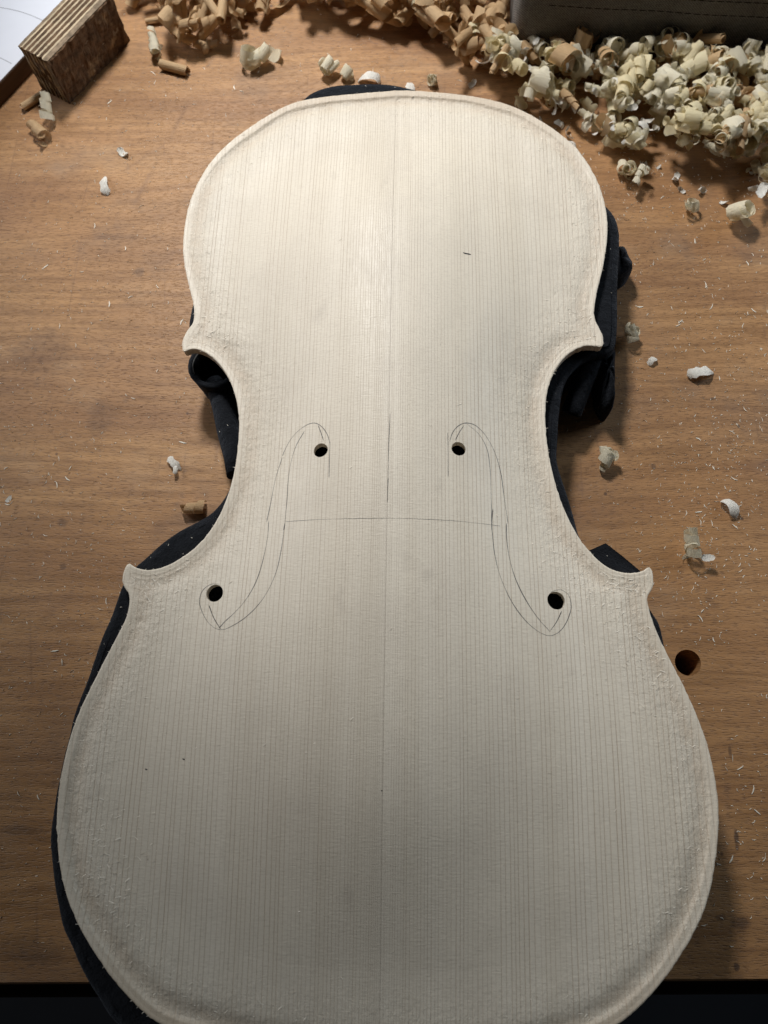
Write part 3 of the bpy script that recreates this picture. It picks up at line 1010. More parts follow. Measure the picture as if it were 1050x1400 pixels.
obj('cloth_fold', lump([(826, 290), (843, 297), (850, 312), (852, 332), (846, 372), (830, 376), (822, 340)], 22, 0.1, 1), M_CLOTH, cloth)
obj('cloth_fold', lump([(838, 330), (852, 331), (862, 341), (868, 353), (867, 364), (855, 371), (840, 375), (832, 350)], 13, 0.1, 4), M_CLOTH, cloth)
# hanging pleat below the upper right corner
obj('cloth_fold', lump([(812, 470), (843, 470), (844.5, 500), (842, 547), (834, 546), (822, 508)], 19, 0.1, 2), M_CLOTH, cloth)
# stiff flap at the lower right corner
fl = [at3(800, 755, 24.5), at3(828, 742.5, 25.5), at3(852, 761, 25.8), at3(878, 783, 25.2), at3(868, 800, 24.8), at3(820, 790, 24.5)]
V = [p * MM for p in fl] + [(p - np.array([0, 0, 1.3])) * MM for p in fl]
F = [tuple(range(6)), tuple(range(11, 5, -1))] + [(i, (i + 1) % 6, 6 + (i + 1) % 6, 6 + i) for i in range(6)]
obj('cloth_flap', mesh('cloth_flap', V, F, False), M_CLOTH, cloth)

# ------------------------------------------------------------------ plywood block (top left), drawing board and paper
# frame of the block: near top corner over the bench point seen at (98,143)
nb = at(97, 143, 0)
far = at(178, 56, 0)
bd = (far - nb); bd /= np.linalg.norm(bd)
block = empty('plywood_block', (nb[0] * MM, nb[1] * MM, 0))
tag(block, 'rough plywood offcut block standing on edge beside the paper', 'wood block')
block.rotation_euler = (0, 0, math.atan2(bd[1], bd[0]))
BL, BH = float(np.linalg.norm(far - nb)), 24.0
# local x along the block's length, local +y to its far side (left in the photograph); plies stacked along y
y = 0.0
plies = [('veneer_face', 0.9, M_ROUGH), ('ply', 2.6, M_PLY_G), ('ply', 0.9, M_PLY_L), ('ply', 1.7, M_PLY_D), ('ply', 0.9, M_PLY_L), ('ply', 1.6, M_PLY_D),
         ('ply', 0.8, M_PLY_L), ('ply', 1.7, M_PLY_D), ('ply', 0.9, M_PLY_L), ('ply', 1.6, M_PLY_D), ('ply', 0.8, M_PLY_L), ('ply', 1.5, M_PLY_D), ('ply', 0.8, M_PLY_L), ('ply', 1.5, M_PLY_G)]


def ply_mesh(name, y0, t, rough, seed):
    n, m = 40, 8
    V, F = [], []
    rg = np.random.default_rng(seed)

    def q(i, j, side):
        x = BL * i / n; z = BH * j / m
        yy = y0 + (t if side else 0)
        if rough and not side: yy += 0.9 * abs(float(vnoise(x, z, 3.5, 21))) + 0.5 * float(vnoise(x, z, 1.4, 22)) if rough == 2 else 0.10 * float(vnoise(x, z, 6.0, 23))
        zz = z
        if j == m: zz += (0.22 if rough == 2 else 0.06) * rg.standard_normal() - (0.5 if rough == 2 else 0) - 0.05 * (t > 1.2)
        xx = x + (0.3 * rg.standard_normal() if i in (0, n) else 0)
        return (xx * MM, yy * MM, zz * MM)
    for s in (0, 1):
        for i in range(n + 1):
            for j in range(m + 1): V.append(q(i, j, s))
    W = (n + 1) * (m + 1)
    I = lambda i, j, s: s * W + i * (m + 1) + j
    for i in range(n):
        for j in range(m):
            F.append((I(i, j, 0), I(i + 1, j, 0), I(i + 1, j + 1, 0), I(i, j + 1, 0)))
            F.append((I(i, j, 1), I(i, j + 1, 1), I(i + 1, j + 1, 1), I(i + 1, j, 1)))
        F.append((I(i, m, 0), I(i + 1, m, 0), I(i + 1, m, 1), I(i, m, 1)))
        F.append((I(i, 0, 0), I(i, 0, 1), I(i + 1, 0, 1), I(i + 1, 0, 0)))
    for j in range(m):
        F.append((I(0, j, 0), I(0, j + 1, 0), I(0, j + 1, 1), I(0, j, 1)))
        F.append((I(n, j, 0), I(n, j, 1), I(n, j + 1, 1), I(n, j + 1, 0)))
    return mesh(name, V, F, False)


for i, (nm, t, mt) in enumerate(plies):
    obj(nm, ply_mesh(nm, y, t, 2 if i == 0 else 1, i), mt, block)
    y += t

# board with the drawing on it, left of the block
pa = at(0, 112, 9); pb = at(30, 80, 9)
pd = (pb - pa) / np.linalg.norm(pb - pa)
board = obj('drawing_board', box_mesh('drawing_board', -60, 150, 0, 110, 0, 8.6, 0.6), M_DARKWOOD)
board.location = (pa[0] * MM, pa[1] * MM, 0)
board.rotation_euler = (0, 0, math.atan2(pd[1], pd[0]))
tag(board, 'dark wooden board lying under the white drawing paper', 'board')
paper = empty('drawing_paper', (pa[0] * MM, pa[1] * MM, 8.75 * MM))
paper.rotation_euler = board.rotation_euler
tag(paper, 'white paper with thin curved drawn lines beside the plywood block', 'paper')
sh = obj('sheet', box_mesh('sheet', -58, 148, 0.4, 108, 0, 0.2), M_PAPER, paper)
inv = Matrix.Rotation(-board.rotation_euler.z, 2)


def paper_line(px):
    pts = []
    for u, v in px:
        p = at(u, v, 9.0) - pa
        q = inv @ Vector(p)
        pts.append(np.array([q.x, q.y]))
    c = spline(pts, 1.0, False)
    t = np.gradient(c, axis=0); nn = np.stack([-t[:, 1], t[:, 0]], 1) / np.linalg.norm(t, axis=1)[:, None]
    V, F = [], []
    for i in range(len(c)):
        for s in (-.13, .13):
            e = c[i] + nn[i] * s
            V.append((e[0] * MM, e[1] * MM, 0.26 * MM))
    for i in range(len(c) - 1): F.append((2 * i, 2 * i + 2, 2 * i + 3, 2 * i + 1))
    obj('drawn_line', mesh('drawn_line', V, F), M_INK, paper)


paper_line([(-20, 7), (0, 10), (28, 16), (60, 29), (90, 48)])
paper_line([(-20, 73), (0, 79), (16, 87)])

# ------------------------------------------------------------------ grey fabric pouch (top right)
pl = at(700, 48, 16); pr_ = at(1050, 56, 16)
pdv = (pr_ - pl) / np.linalg.norm(pr_ - pl)
pouch = empty('fabric_pouch', (pl[0] * MM, pl[1] * MM, 0))
pouch.rotation_euler = (0, 0, math.atan2(pdv[1], pdv[0]))
tag(pouch, 'grey woven fabric pouch with dark stitched seams behind the shavings heap', 'pouch')


def pouch_mesh():
    # rounded cushion-box: superellipse section swept along x with rounded end
    V, F = [], []
    LX, DY, HZ = 210.0, 95.0, 50.0
    xs = np.concatenate([np.linspace(0, 12, 9), np.linspace(20, LX, 24)])
    seg = 56
    for x in xs:
        k = min(x / 12.0, 1.0)
        sc = (1 - (1 - k) ** 2.6) ** (1 / 2.6) * 0.16 + 0.84 if k < 1 else 1.0
        for a in np.linspace(0, 2 * math.pi, seg, endpoint=False):
            ca, sa = math.cos(a), math.sin(a)
            e = 0.32
            yy = DY / 2 * (1 - math.copysign(abs(ca) ** e, ca) * sc)
            zz = HZ / 2 * (1 + math.copysign(abs(sa) ** e, sa) * (sc if sa > 0 else sc))
            yy = DY / 2 + (yy - DY / 2)
            # front face leans out at mid height, sags
            bul = 2.2 * math.sin(math.pi * min(max(zz / HZ, 0), 1))
            if ca > 0.5: yy -= bul - 2.2
            w = 0.5 * float(vnoise(x, zz + yy, 22, 31))
            V.append((x * MM, (yy + w) * MM, max(zz + 0.4 * w, 0.05) * MM))
    n = len(xs)
    for i in range(n - 1):
        for k in range(seg):
            k2 = (k + 1) % seg
            F.append((i * seg + k, (i + 1) * seg + k, (i + 1) * seg + k2, i * seg + k2))
    for i in (0, n - 1):
        f = tuple(i * seg + k for k in range(seg))
        F.append(f if i == 0 else f[::-1])
    return mesh('pouch_body', V, F)


pbm = pouch_mesh()
obj('pouch_body', pbm, M_POUCH, pouch)
pbvh = BVHTree.FromPolygons([v.co.copy() for v in pbm.vertices], [tuple(p.vertices) for p in pbm.polygons])


def stitch_row(z0, z1, x0, x1):
    V, F = [], []
    x = x0
    while x < x1:
        pts = []
        for t in np.linspace(0, 1, 4):
            xx = x + 3.4 * t
            z = z0 + (z1 - z0) * (xx - x0) / (x1 - x0)
            h = pbvh.ray_cast(Vector((xx * MM, -0.05, z * MM)), Vector((0, 1, 0)))
            if h[0] is None: continue
            pts.append(np.array(h[0]) / MM + np.array([0, 0.05, 0]))
        if len(pts) == 4:
            v, f = tube(pts, [0.12, 0.24, 0.24, 0.12], 6)
            b = len(V); V += v; F += [tuple(b + i for i in q) for q in f]
        x += 3.9
    obj('stitching', mesh('stitching', V, F), M_THREAD, pouch)


stitch_row(31, 24, 14, 190)
stitch_row(37, 30.5, 14, 190)


# ------------------------------------------------------------------ shavings
def ribbon(L, w, r0, r1, pitch, seed, noise=0.3, ragged=0.15, nl=26, nw=3, twist=0.0, cup=0.0, taper=0.25, start=None):
    """plane shaving: a strip whose path curls with radius r0 -> r1, drifting sideways by pitch per turn"""
    rg = np.random.default_rng(seed)
    T = np.array([1.0, 0, 0]); N = np.array([0, 0, 1.0]); B = np.array([0, 1.0, 0])
    P = np.zeros(3) if start is None else np.array(start, float)
    ds = L / nl
    kk = 6 if nw == 3 else 13
    kn = np.interp(np.linspace(0, kk - 1, nl + 1), range(kk), rg.uniform(-noise, noise, kk))
    tn = np.interp(np.linspace(0, 5, nl + 1), range(6), rg.uniform(-1, 1, 6)) * twist
    kn_ = 9
    wn = 1 + ragged * np.stack([np.interp(np.linspace(0, kn_ - 1, nl + 1), range(kn_), rg.uniform(-1.3, 1.0, kn_)) for _ in range(2)], 1) + (0.045 if nw > 3 else 0.03) * rg.standard_normal((nl + 1, 2))
    V, F, UV = [], [], []
    for i in range(nl + 1):
        t = i / nl
        env = min(1, t / 0.12 + 0.35, (1 - t) / taper + 0.25)
        for j in range(nw + 1):
            s = j / nw - 0.5
            e = s * w * env * (wn[i, 0] if s < 0 else wn[i, 1])
            q = P + B * e + N * (cup * (4 * s * s) * w * 0.2)
            V.append(q.copy()); UV.append((t * L / max(w, 1e-3), j / nw))
        r = r0 + (r1 - r0) * t
        ka = (1 + kn[i]) / r * ds
        c, s_ = math.cos(ka), math.sin(ka)
        T, N = T * c + N * s_, N * c - T * s_
        c, s_ = math.cos(tn[i] * ds), math.sin(tn[i] * ds)
        N, B = N * c + B * s_, B * c - N * s_
        P = P + T * ds + B * (pitch * ka / (2 * math.pi))
        T /= np.linalg.norm(T); N -= T * (N @ T); N /= np.linalg.norm(N); B = np.cross(N, T)
    for i in range(nl):
        for j in range(nw):
            a = i * (nw + 1) + j
            F.append((a, a + nw + 1, a + nw + 2, a + 1))
    return np.array(V), F, UV


def shave_mesh(name, parts, mat, seed):
    V = []; F = []; UV = []
    rg = np.random.default_rng(seed)
    for k, (v, f, uv) in enumerate(parts):
        v = v - v.mean(0)
        if k:
            R = np.array(Euler(rg.uniform(0, 6.28, 3)).to_matrix())
            v = v @ R.T + rg.uniform(-1, 1, 3) * 3.2
        b = len(V)
        V += list(v); F += [tuple(b + i for i in q) for q in f]; UV += uv
    V = np.array(V); V -= V.mean(0)
    me = mesh(name, V * MM, F)
    ul = me.uv_layers.new(name='UVMap')
    lv = np.zeros(len(me.loops), np.int32)
    me.loops.foreach_get('vertex_index', lv)
    ul.data.foreach_set('uv', np.array(UV, np.float32)[lv].ravel())
    me.materials.append(mat)
    return me, V


TAN, CREAM, FLAKE = [], [], []
for s in range(16):
    g = np.random.default_rng(100 + s)
    k = s % 4
    if k == 0:    # tight tube
        p = [ribbon(g.uniform(26, 40), g.uniform(8, 14), g.uniform(1.3, 1.7), g.uniform(2.0, 2.8), g.uniform(-1.5, 1.5), s, 0.12, 0.08, 40, 3, taper=0.1)]
    elif k == 1:  # open helical curl
        p = [ribbon(g.uniform(26, 40), g.uniform(4, 6.5), g.uniform(2.0, 2.6), g.uniform(2.8, 4.2), g.uniform(4.5, 7), s, 0.2, 0.08, 36, 3)]
    elif k == 2:  # cone roll
        p = [ribbon(g.uniform(24, 36), g.uniform(6, 10), 1.5, g.uniform(2.6, 3.6), g.uniform(3, 5), s, 0.2, 0.1, 36, 3, twist=0.03)]
    else:         # loose ribbon
        p = [ribbon(g.uniform(22, 34), g.uniform(5, 8), g.uniform(3, 4), g.uniform(5, 8), g.uniform(2, 6), s, 0.5, 0.1, 28, 3, twist=0.05)]
    TAN.append(shave_mesh('tan_shaving', p, M_TAN, s))
for s in range(18):
    g = np.random.default_rng(300 + s)
    k = s % 3
    U_ = g.uniform
    if k == 0:    # puff of two thin ribbons wound into each other
        p = [ribbon(U_(34, 52), U_(4.0, 6.5), U_(2.2, 3.0), U_(3.4, 4.6), U_(2.0, 4.5), s * 7 + q, 0.45, 0.16, 56, 4, twist=0.10, cup=0.15) for q in range(2)]
    elif k == 1:  # wide loose curl
        p = [ribbon(U_(36, 50), U_(6, 9), U_(2.2, 2.9), U_(4.0, 5.2), U_(1.5, 4), s * 7, 0.35, 0.14, 56, 4, twist=0.05, cup=0.15),
             ribbon(U_(14, 22), U_(2.5, 4), 2, 4, 2, s * 7 + 1, 0.5, 0.2, 26, 4, twist=0.15)]
    else:         # long spiral with a small scrap
        p = [ribbon(U_(44, 64), U_(3.2, 5.5), U_(1.9, 2.4), U_(2.6, 3.8), U_(3.5, 6), s * 7, 0.4, 0.16, 64, 4, twist=0.06),
             ribbon(U_(12, 18), U_(2.5, 4.5), 2.2, 5, 1, s * 7 + 1, 0.6, 0.25, 24, 4, twist=0.15)]
    CREAM.append(shave_mesh('cream_shaving', p, M_CREAM if s % 2 else M_WHITE, s))
for s in range(6):
    g = np.random.default_rng(500 + s)
    FLAKE.append(shave_mesh('wood_flake', [ribbon(g.uniform(7, 12), g.uniform(2.6, 4.4), g.uniform(2.4, 4), g.uniform(4, 8), 0.5, s, 0.6, 0.18, 16, 4, twist=0.12, taper=0.35, cup=0.4)], M_FLAKE, s))

# height map of the bench for dropping things on
HX0, HY0, HW, HH = -240, 0, 480, 560
HM = np.zeros((HW, HH))
_hx, _hy = np.meshgrid(HX0 + np.arange(HW) + .5, HY0 + np.arange(HH) + .5, indexing='ij')
BLOCKED = inside(CLOTH, _hx, _hy) & (_hy > 0)
_lx = (_hx - nb[0]) * bd[0] + (_hy - nb[1]) * bd[1]
_ly = -(_hx - nb[0]) * bd[1] + (_hy - nb[1]) * bd[0]
BLOCKED |= (_lx > -1) & (_lx < BL) & (_ly > -1) & (_ly < y + 1)
_px = (_hx - pl[0]) * pdv[0] + (_hy - pl[1]) * pdv[1]
_py = -(_hx - pl[0]) * pdv[1] + (_hy - pl[1]) * pdv[0]
BLOCKED |= (_px > -1) & (_py > 3)
_bx = (_hx - pa[0]) * pd[0] + (_hy - pa[1]) * pd[1]
_by = -(_hx - pa[0]) * pd[1] + (_hy - pa[1]) * pd[0]
BLOCKED |= (_by > -0.5) & (_bx > -60) & (_bx < 150)


def drop(name, proto, px, label, cat, group, scale=1.0, rot=None, sink=0.35, ztop=26.0, tries=1):
    me, V = proto
    c = at(px[0], px[1], 4.0)
    for _ in range(tries):
        e = Euler(rot) if rot is not None else Euler((random.uniform(0, 6.28), random.uniform(0, 6.28), random.uniform(0, 6.28)))
        R = np.array(e.to_matrix())
        W = (V * scale) @ R.T
        X = W[:, 0] + c[0]; Y = W[:, 1] + c[1]
        ix = np.clip((X - HX0).astype(int), 0, HW - 1); iy = np.clip((Y - HY0).astype(int), 0, HH - 1)
        if BLOCKED[ix, iy].mean() > 0.02: continue
        need = HM[ix, iy] - W[:, 2]
        floor = -W[:, 2].min()
        off = max(floor, need.max() * (1 - sink) + floor * sink if need.max() > floor else floor)
        if (W[:, 2] + off).max() > ztop and rot is None: continue
        np.maximum.at(HM, (ix, iy), W[:, 2] + off)
        o = bpy.data.objects.new(name, me)
        COL.objects.link(o)
        o.location = (c[0] * MM, c[1] * MM, (off - 0.03) * MM)
        o.rotation_euler = e
        o.scale = (scale,) * 3
        tag(o, label, cat, group)
        return o
    return None


def rnd_in(poly):
    xs = [p[0] for p in poly]; ys = [p[1] for p in poly]
    while True:
        q = (random.uniform(min(xs), max(xs)), random.uniform(min(ys), max(ys)))
        if inside(poly, np.array([q[0]]), np.array([q[1]]))[0]: return q


POLY_A = [(178, -25), (410, -25), (392, 12), (322, 34), (296, 45), (285, 66), (262, 70), (245, 62), (215, 62), (192, 40)]
POLY_B = [(400, -25), (700, -25), (698, 70), (700, 100), (640, 92), (610, 72), (575, 40), (540, 34), (480, 24), (430, 18)]
POLY_T = [(690, 50), (760, 50), (1060, 75), (1060, 170), (960, 150), (900, 130), (850, 120), (740, 100), (660, 105)]
POLY_C = [(650, 104), (700, 92), (740, 80), (830, 85), (1060, 100), (1060, 262), (1035, 250), (1010, 225), (980, 236), (950, 226), (905, 195), (868, 215), (842, 205), (815, 190), (790, 182), (765, 165), (725, 142), (680, 128), (640, 112)]


TAN_WORDS = ['tight rolled tan tube shaving', 'open helical tan curl', 'cone-shaped tan roll', 'loose bent tan ribbon']
CREAM_WORDS = ['crumpled puff of cream shaving', 'wide loose cream curl', 'cream curl with a torn scrap', 'crumpled puff of white shaving', 'wide loose white curl', 'white curl with a torn scrap']


def pile(n, poly, protos, where, group, s0, s1, **kw):
    k = 0; tr = 0
    while k < n and tr < n * 6:
        tr += 1
        q = random.randrange(len(protos))
        word = 'pale flake' if protos is FLAKE else TAN_WORDS[q % 4] if protos is TAN else CREAM_WORDS[q % 3 + (0 if q % 2 else 3)]
        if drop('wood_shaving', protos[q], rnd_in(poly), word + ' ' + where, 'shaving', group + ', ' + word, scale=random.uniform(s0, s1), **kw): k += 1


pile(80, POLY_A, TAN, 'heaped beside the plywood block', 'heap beside the plywood block', 0.65, 1.1)
pile(135, POLY_B, TAN, 'heaped beyond the top of the plate', 'heap beyond the plate top', 0.65, 1.15)
pile(60, POLY_T, TAN, 'heaped along the grey pouch', 'heap along the grey pouch', 0.75, 1.2)
pile(175, POLY_C, CREAM, 'in the pale heap before the grey pouch', 'pale heap before the pouch', 0.5, 1.05)
pile(14, POLY_B, CREAM, 'among the tan curls beyond the plate', 'pale ones in the tan heap', 0.5, 0.8)
pile(22, POLY_C, TAN, 'on top of the pale heap', 'tan ones on the pale heap', 0.8, 1.1)



def thin_out(limit):
    """The shavings that show stay things; those buried in the heaps or past the frame become one mass."""
    H = [o for o in COL.objects if o.name.startswith('wood_shaving')]
    bpy.context.view_layer.update()
    top = np.zeros((HW, HH)); who = np.full((HW, HH), -1)
    seen = np.zeros(len(H))
    cells = []
    for n_, o in enumerate(H):
        co_ = np.zeros(len(o.data.vertices) * 3, np.float32)
        o.data.vertices.foreach_get('co', co_)
        W = co_.reshape(-1, 3) @ np.array(o.matrix_world.to_3x3()).T + np.array(o.matrix_world.translation)
        # seen from where the camera stands: slide every point along its sight line to the bench
        C = CAM_C * MM
        t = C[2] / (C[2] - W[:, 2])
        q = (C + (W - C) * t[:, None]) / MM
        ix = (q[:, 0] - HX0).astype(int); iy = (q[:, 1] - HY0).astype(int)
        ok = (ix >= 0) & (ix < HW) & (iy >= 0) & (iy < HH)
        p0, p1 = at(0, 0, 0), at(1050, 0, 0)
        ok &= q[:, 1] < p0[1] + (p1[1] - p0[1]) * (q[:, 0] - p0[0]) / (p1[0] - p0[0])
        ok &= (q[:, 0] < at(1050, 150, 0)[0] + 4)
        for a, b, z in zip(ix[ok], iy[ok], W[ok, 2]):
            if z > top[a, b]: top[a, b] = z; who[a, b] = n_
    ids, cnt_ = np.unique(who[who >= 0], return_counts=True)
    seen[ids] = cnt_
    order = np.argsort(-seen)
    drop_ = [H[k] for k in order[limit:]]
    for mat in (M_TAN, M_CREAM, M_WHITE, M_FLAKE):
        sel = [o for o in drop_ if o.data.materials[0] == mat]
        if not sel: continue
        bm = bmesh.new()
        for o in sel:
            m2 = o.data.copy(); m2.transform(o.matrix_world); bm.from_mesh(m2); bpy.data.meshes.remove(m2)
        me2 = bpy.data.meshes.new('buried_shavings'); bm.to_mesh(me2); bm.free()
        me2.materials.append(mat)
        word = {M_TAN: 'tan curled', M_CREAM: 'cream curled', M_WHITE: 'white curled', M_FLAKE: 'flat white torn'}[mat]
        tag(obj('buried_shavings', me2), word + ' shavings buried deep inside the heaps on the bench', 'shavings', None, 'stuff')
    for o in drop_: bpy.data.objects.remove(o)


pile(60, POLY_C, FLAKE, 'as a torn scrap in the pale heap', 'torn scraps in the pale heap', 0.5, 1.0)
POLY_E = [(640, 100), (720, 100), (860, 180), (1060, 200), (1060, 300), (960, 262), (880, 255), (800, 205), (700, 135)]
pile(26, POLY_E, FLAKE, 'as a small scrap below the pale heap', 'small scraps below the pale heap', 0.35, 0.75)
thin_out(262)

# lone shavings, each where the photograph shows it
LONE = [
    (CREAM[0], (350, 80), 0.86, 'crumpled cream shaving ball alone between tan heap and plate top'),
    (CREAM[4], (448, 92), 0.55, 'cream curled strip standing just above the dark cloth edge'),
    (CREAM[10], (476, 98), 0.42, 'small cream curl touching the cloth at the top of the plate'),
    (FLAKE[1], (505, 103), 0.9, 'small pale flake half behind the dark cloth top'),
    (FLAKE[2], (561, 114), 0.8, 'tiny pale flake peeking over the plate edge beside cloth'),
    (CREAM[16], (592, 106), 0.40, 'small cream curl between plate top and tan heap'),
    (CREAM[10], (655, 122), 0.50, 'small cream curl beside the plate edge at the heap end'),
    (CREAM[2], (212, 62), 0.60, 'whitish shaving hanging on the front of the tan heap'),
    (TAN[4], (237, 88), 0.80, 'tan rolled tube lying out in front of the tan heap'),
    (TAN[8], (311, 40), 0.75, 'tan rolled tube pointing down from the tan heap'),
    (FLAKE[0], (165, 202), 0.55, 'tiny pale chip on bench between block and plate'),
    (FLAKE[3], (140, 247), 0.95, 'pale serrated flake lying on bench left of the plate'),
    (CREAM[14], (66, 152), 0.55, 'thin translucent shell shaving at the foot of the block'),
    (TAN[1], (52, 179), 0.72, 'tan ring-shaped curl in front of the plywood block'),
    (TAN[12], (42, 132), 0.6, 'tan curl tucked between block and drawing board'),
    (CREAM[16], (945, 281), 0.46, 'small plump cream curl alone below the pale heap'),
    (CREAM[3 + 1], (1010, 298), 0.75, 'angular white shaving with a bent tail beyond the heap'),
    (FLAKE[4], (1033, 274), 1.05, 'short ribbed cream piece next to the angular shaving'),
    (CREAM[6], (857, 232), 0.62, 'ragged cream curl at the near tip of the pale heap'),
    (CREAM[8], (875, 243), 0.45, 'small torn cream scrap beside the ragged heap tip'),
    (CREAM[12], (958, 236), 0.70, 'cream double curl leaning out of the pale heap'),
    (CREAM[12], (863, 456), 0.50, 'crumpled white shaving on bench beside the right upper corner'),
    (FLAKE[5], (961, 506), 0.85, 'flat white serrated flake lying on the open bench'),
    (FLAKE[0], (895, 488), 0.45, 'tiny pale chip below the crumpled white shaving'),
    (CREAM[6], (830, 624), 0.58, 'translucent cream curl in the shadow edge right of waist'),
    (CREAM[14], (944, 746), 0.56, 'tapered white cone curl on bench right of lower corner'),
    (FLAKE[2], (966, 763), 0.55, 'small pale chip touching the tapered white curl'),
    (FLAKE[1], (1002, 692), 0.75, 'flat pale flake on bench above the tapered white curl'),
    (FLAKE[3], (235, 630), 0.70, 'pale bent chip on bench left of the waist'),
    (FLAKE[4], (238, 640), 0.45, 'short pale chip below the bent chip left of waist'),
    (TAN[1], (264, 692), 0.55, 'beige curl half under the cloth at the left waist'),
    (FLAKE[2], (6, 678), 0.35, 'small pale chip at the bench left of the cloth'),
]
random.seed(31)
for pr, px, sc, lab in LONE:
    rr = None
    if any(pr is f for f in FLAKE + TAN):            # flat scraps and rolls lie flat
        best = 1e9
        for _ in range(60):
            e = (random.uniform(0, 6.28), random.uniform(0, 6.28), random.uniform(0, 6.28))
            zz = (pr[1] @ np.array(Euler(e).to_matrix()).T)[:, 2]
            if np.ptp(zz) < best: best, rr = np.ptp(zz), e
    o = drop('wood_shaving', pr, px, lab, 'shaving', None, sc * 1.4, sink=0.2, ztop=18, tries=30, rot=rr)
    if o is None:
        print('not placed', lab)

# slivers big enough to pick out one by one, then sawdust as one mass
M_SLIVER = mat_plain('pale_sliver', (0.86, 0.81, 0.69), 0.6, 0.3, 0.12, 300)


def sliver_mesh(seed):
    g = np.random.default_rng(seed)
    L, w = g.uniform(1.6, 3.6), g.uniform(0.22, 0.5)
    V, F = [], []
    n = 6
    bc = g.uniform(-1.6, 1.6)
    for i in range(n + 1):
        t = i / n
        bend = g.uniform(-0.07, 0.07) + bc * (t - .5) ** 2
        ww = w * (0.35 + 0.65 * math.sin(math.pi * min(max(t, .08), .92)))
        for s, z in ((-.5, 0), (.5, 0), (.5, .22), (-.5, .22)):
            V.append(((t - .5) * L * MM, (s * ww + bend) * MM, (z + 0.02) * MM))
    for i in range(n):
        for k in range(4):
            k2 = (k + 1) % 4
            F.append((i * 4 + k, i * 4 + k2, (i + 1) * 4 + k2, (i + 1) * 4 + k))
    F.append((0, 3, 2, 1)); F.append((n * 4, n * 4 + 1, n * 4 + 2, n * 4 + 3))
    me = mesh('wood_sliver', V, F, False)
    me.materials.append(M_SLIVER)
    return me


SLV = [sliver_mesh(s) for s in range(8)]
SL_PX = [(130, 309), (172, 340), (112, 372), (135, 350), (178, 406), (62, 365), (215, 392), (150, 416), (82, 446), (248, 440), (182, 545), (215, 507), (102, 520), (250, 605), (96, 640),
         (92, 655), (78, 662), (10, 690), (8, 640), (60, 770), (145, 822), (75, 890), (85, 905), (52, 1090), (25, 1085), (875, 420), (885, 430), (933, 440), (973, 420), (930, 440), (927, 445),
         (1030, 425), (965, 390), (1022, 360), (880, 300), (870, 265), (905, 270), (950, 330), (963, 355), (1000, 590), (1018, 560), (955, 600), (913, 548), (975, 640), (1003, 655), (955, 700),
         (1005, 720), (960, 835), (958, 845), (975, 875), (1020, 760), (1035, 765), (1030, 1080), (1035, 1110), (1012, 1050), (1000, 1175), (1045, 1175), (320, 120), (330, 125), (480, 68), (210, 100), (150, 140)]
for i, (u, v) in enumerate(SL_PX):
    p = at(u, v, 0)
    ix, iy = int(p[0] - HX0), int(p[1] - HY0)
    if 0 <= ix < HW and 0 <= iy < HH and BLOCKED[ix, iy]: continue
    o = bpy.data.objects.new('wood_sliver', SLV[i % 8])
    COL.objects.link(o)
    o.location = (p[0] * MM, p[1] * MM, 0)
    o.rotation_euler = (0, 0, random.uniform(0, 6.28))
    k = random.uniform(0.55, 1.1)
    o.scale = (k, k, 1)
    tag(o, 'thin pale wood sliver lying on the brown bench around the plate', 'sliver', 'slivers scattered over the bench')


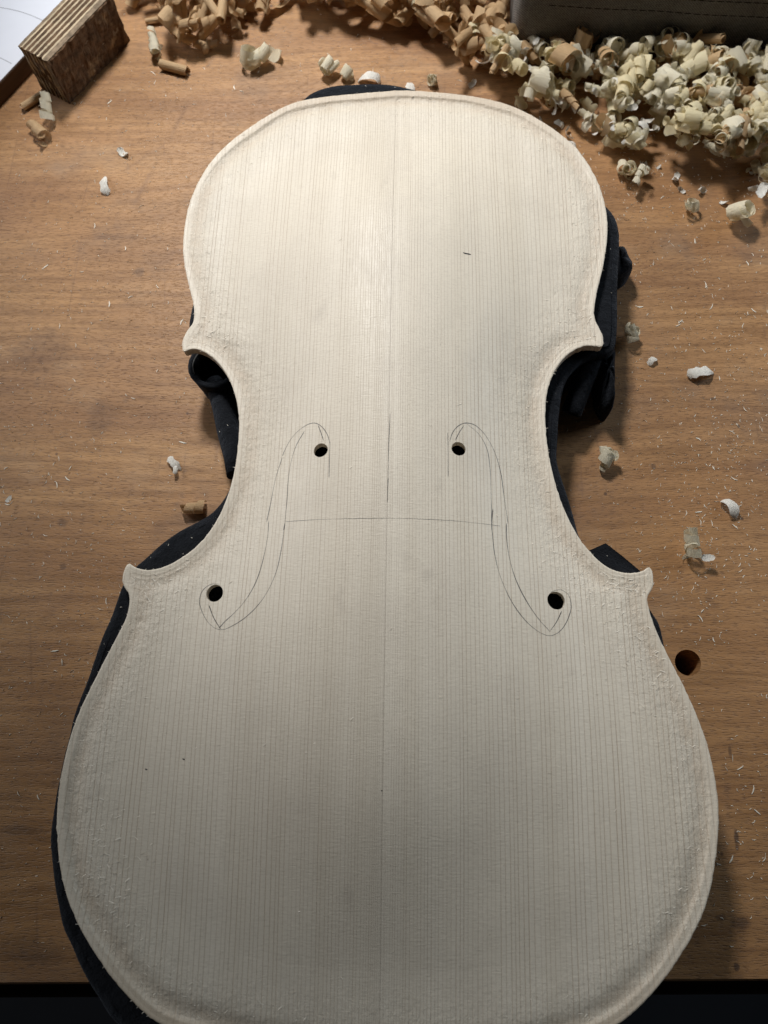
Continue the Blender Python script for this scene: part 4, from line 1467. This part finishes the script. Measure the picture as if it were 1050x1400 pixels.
def sawdust():
    V, F = [], []
    g = np.random.default_rng(77)
    cl = [(930, 400, 90, 1.0), (1000, 560, 70, 1.0), (960, 760, 60, .8), (120, 400, 110, .8), (60, 640, 80, .8), (860, 260, 60, 1.0), (960, 640, 60, .8), (200, 150, 90, .6), (120, 860, 90, .5), (990, 1120, 60, .4), (440, 80, 90, .4)]
    n = 0
    while n < 3000:
        if g.random() < 0.62:
            c = cl[g.integers(len(cl))]
            if g.random() > c[3]: continue
            u, v = g.normal(c[0], c[2]), g.normal(c[1], c[2])
        else:
            u, v = g.uniform(-20, 1070), g.uniform(20, 1300)
        p = at(u, v, 0)
        if p[1] < bench_y(p[0]) + 2: continue
        ix, iy = int(p[0] - HX0), int(p[1] - HY0)
        if not (0 <= ix < HW and 0 <= iy < HH) or BLOCKED[ix, iy]: continue
        if np.hypot(*(p - HOLE_C)) < HOLE_R + 1: continue
        z0 = 0.0
        L = min(g.gamma(1.6, 0.36) + 0.25, 2.6); w = g.uniform(0.16, 0.38); a = g.uniform(0, math.pi)
        dx, dy = math.cos(a), math.sin(a)
        bnd = g.uniform(-.25, .25) * L
        b = len(V)
        for t in (-.5, 0, .5):
            e = bnd if t == 0 else 0
            x, yv = p[0] + dx * L * t - dy * e, p[1] + dy * L * t + dx * e
            ww = w * (1 if t == 0 else .45)
            V.append(((x - dy * ww / 2) * MM, (yv + dx * ww / 2) * MM, (z0 + .03) * MM))
            V.append((x * MM, yv * MM, (z0 + .2) * MM))
            V.append(((x + dy * ww / 2) * MM, (yv - dx * ww / 2) * MM, (z0 + .03) * MM))
        for i in range(2):
            for k in range(2):
                q = b + i * 3 + k
                F.append((q, q + 3, q + 4, q + 1))
        n += 1
    return mesh('sawdust', V, F, False)


tag(obj('sawdust', sawdust(), M_SLIVER), 'fine pale sawdust and tiny slivers scattered over the bench', 'sawdust', None, 'stuff')


# lint and dust specks on the cloth
def cloth_dust():
    V, F = [], []
    g = np.random.default_rng(5)
    for u, v in ((311, 581), (300, 590), (250, 757), (206, 762), (165, 830), (142, 880), (230, 745), (262, 735), (95, 1225), (150, 850), (835, 340), (836, 400), (500, 117), (540, 119), (176, 850), (830, 760)):
        p = at(u, v, CZ + 0.6)
        a = g.uniform(0, 3.14); L = g.uniform(.35, 1.0); w = .16
        b = len(V)
        for t, s in ((-1, 0), (0, -1), (1, 0), (0, 1)):
            V.append(((p[0] + math.cos(a) * L / 2 * t - math.sin(a) * w / 2 * s) * MM, (p[1] + math.sin(a) * L / 2 * t + math.cos(a) * w / 2 * s) * MM, (CZ + .5) * MM))
        F.append((b, b + 1, b + 2, b + 3))
    return mesh('lint', V, F, False)


tag(obj('lint', cloth_dust(), M_SLIVER, cloth), kind='stuff')

SC.render.resolution_x = 768
SC.render.resolution_y = 1024
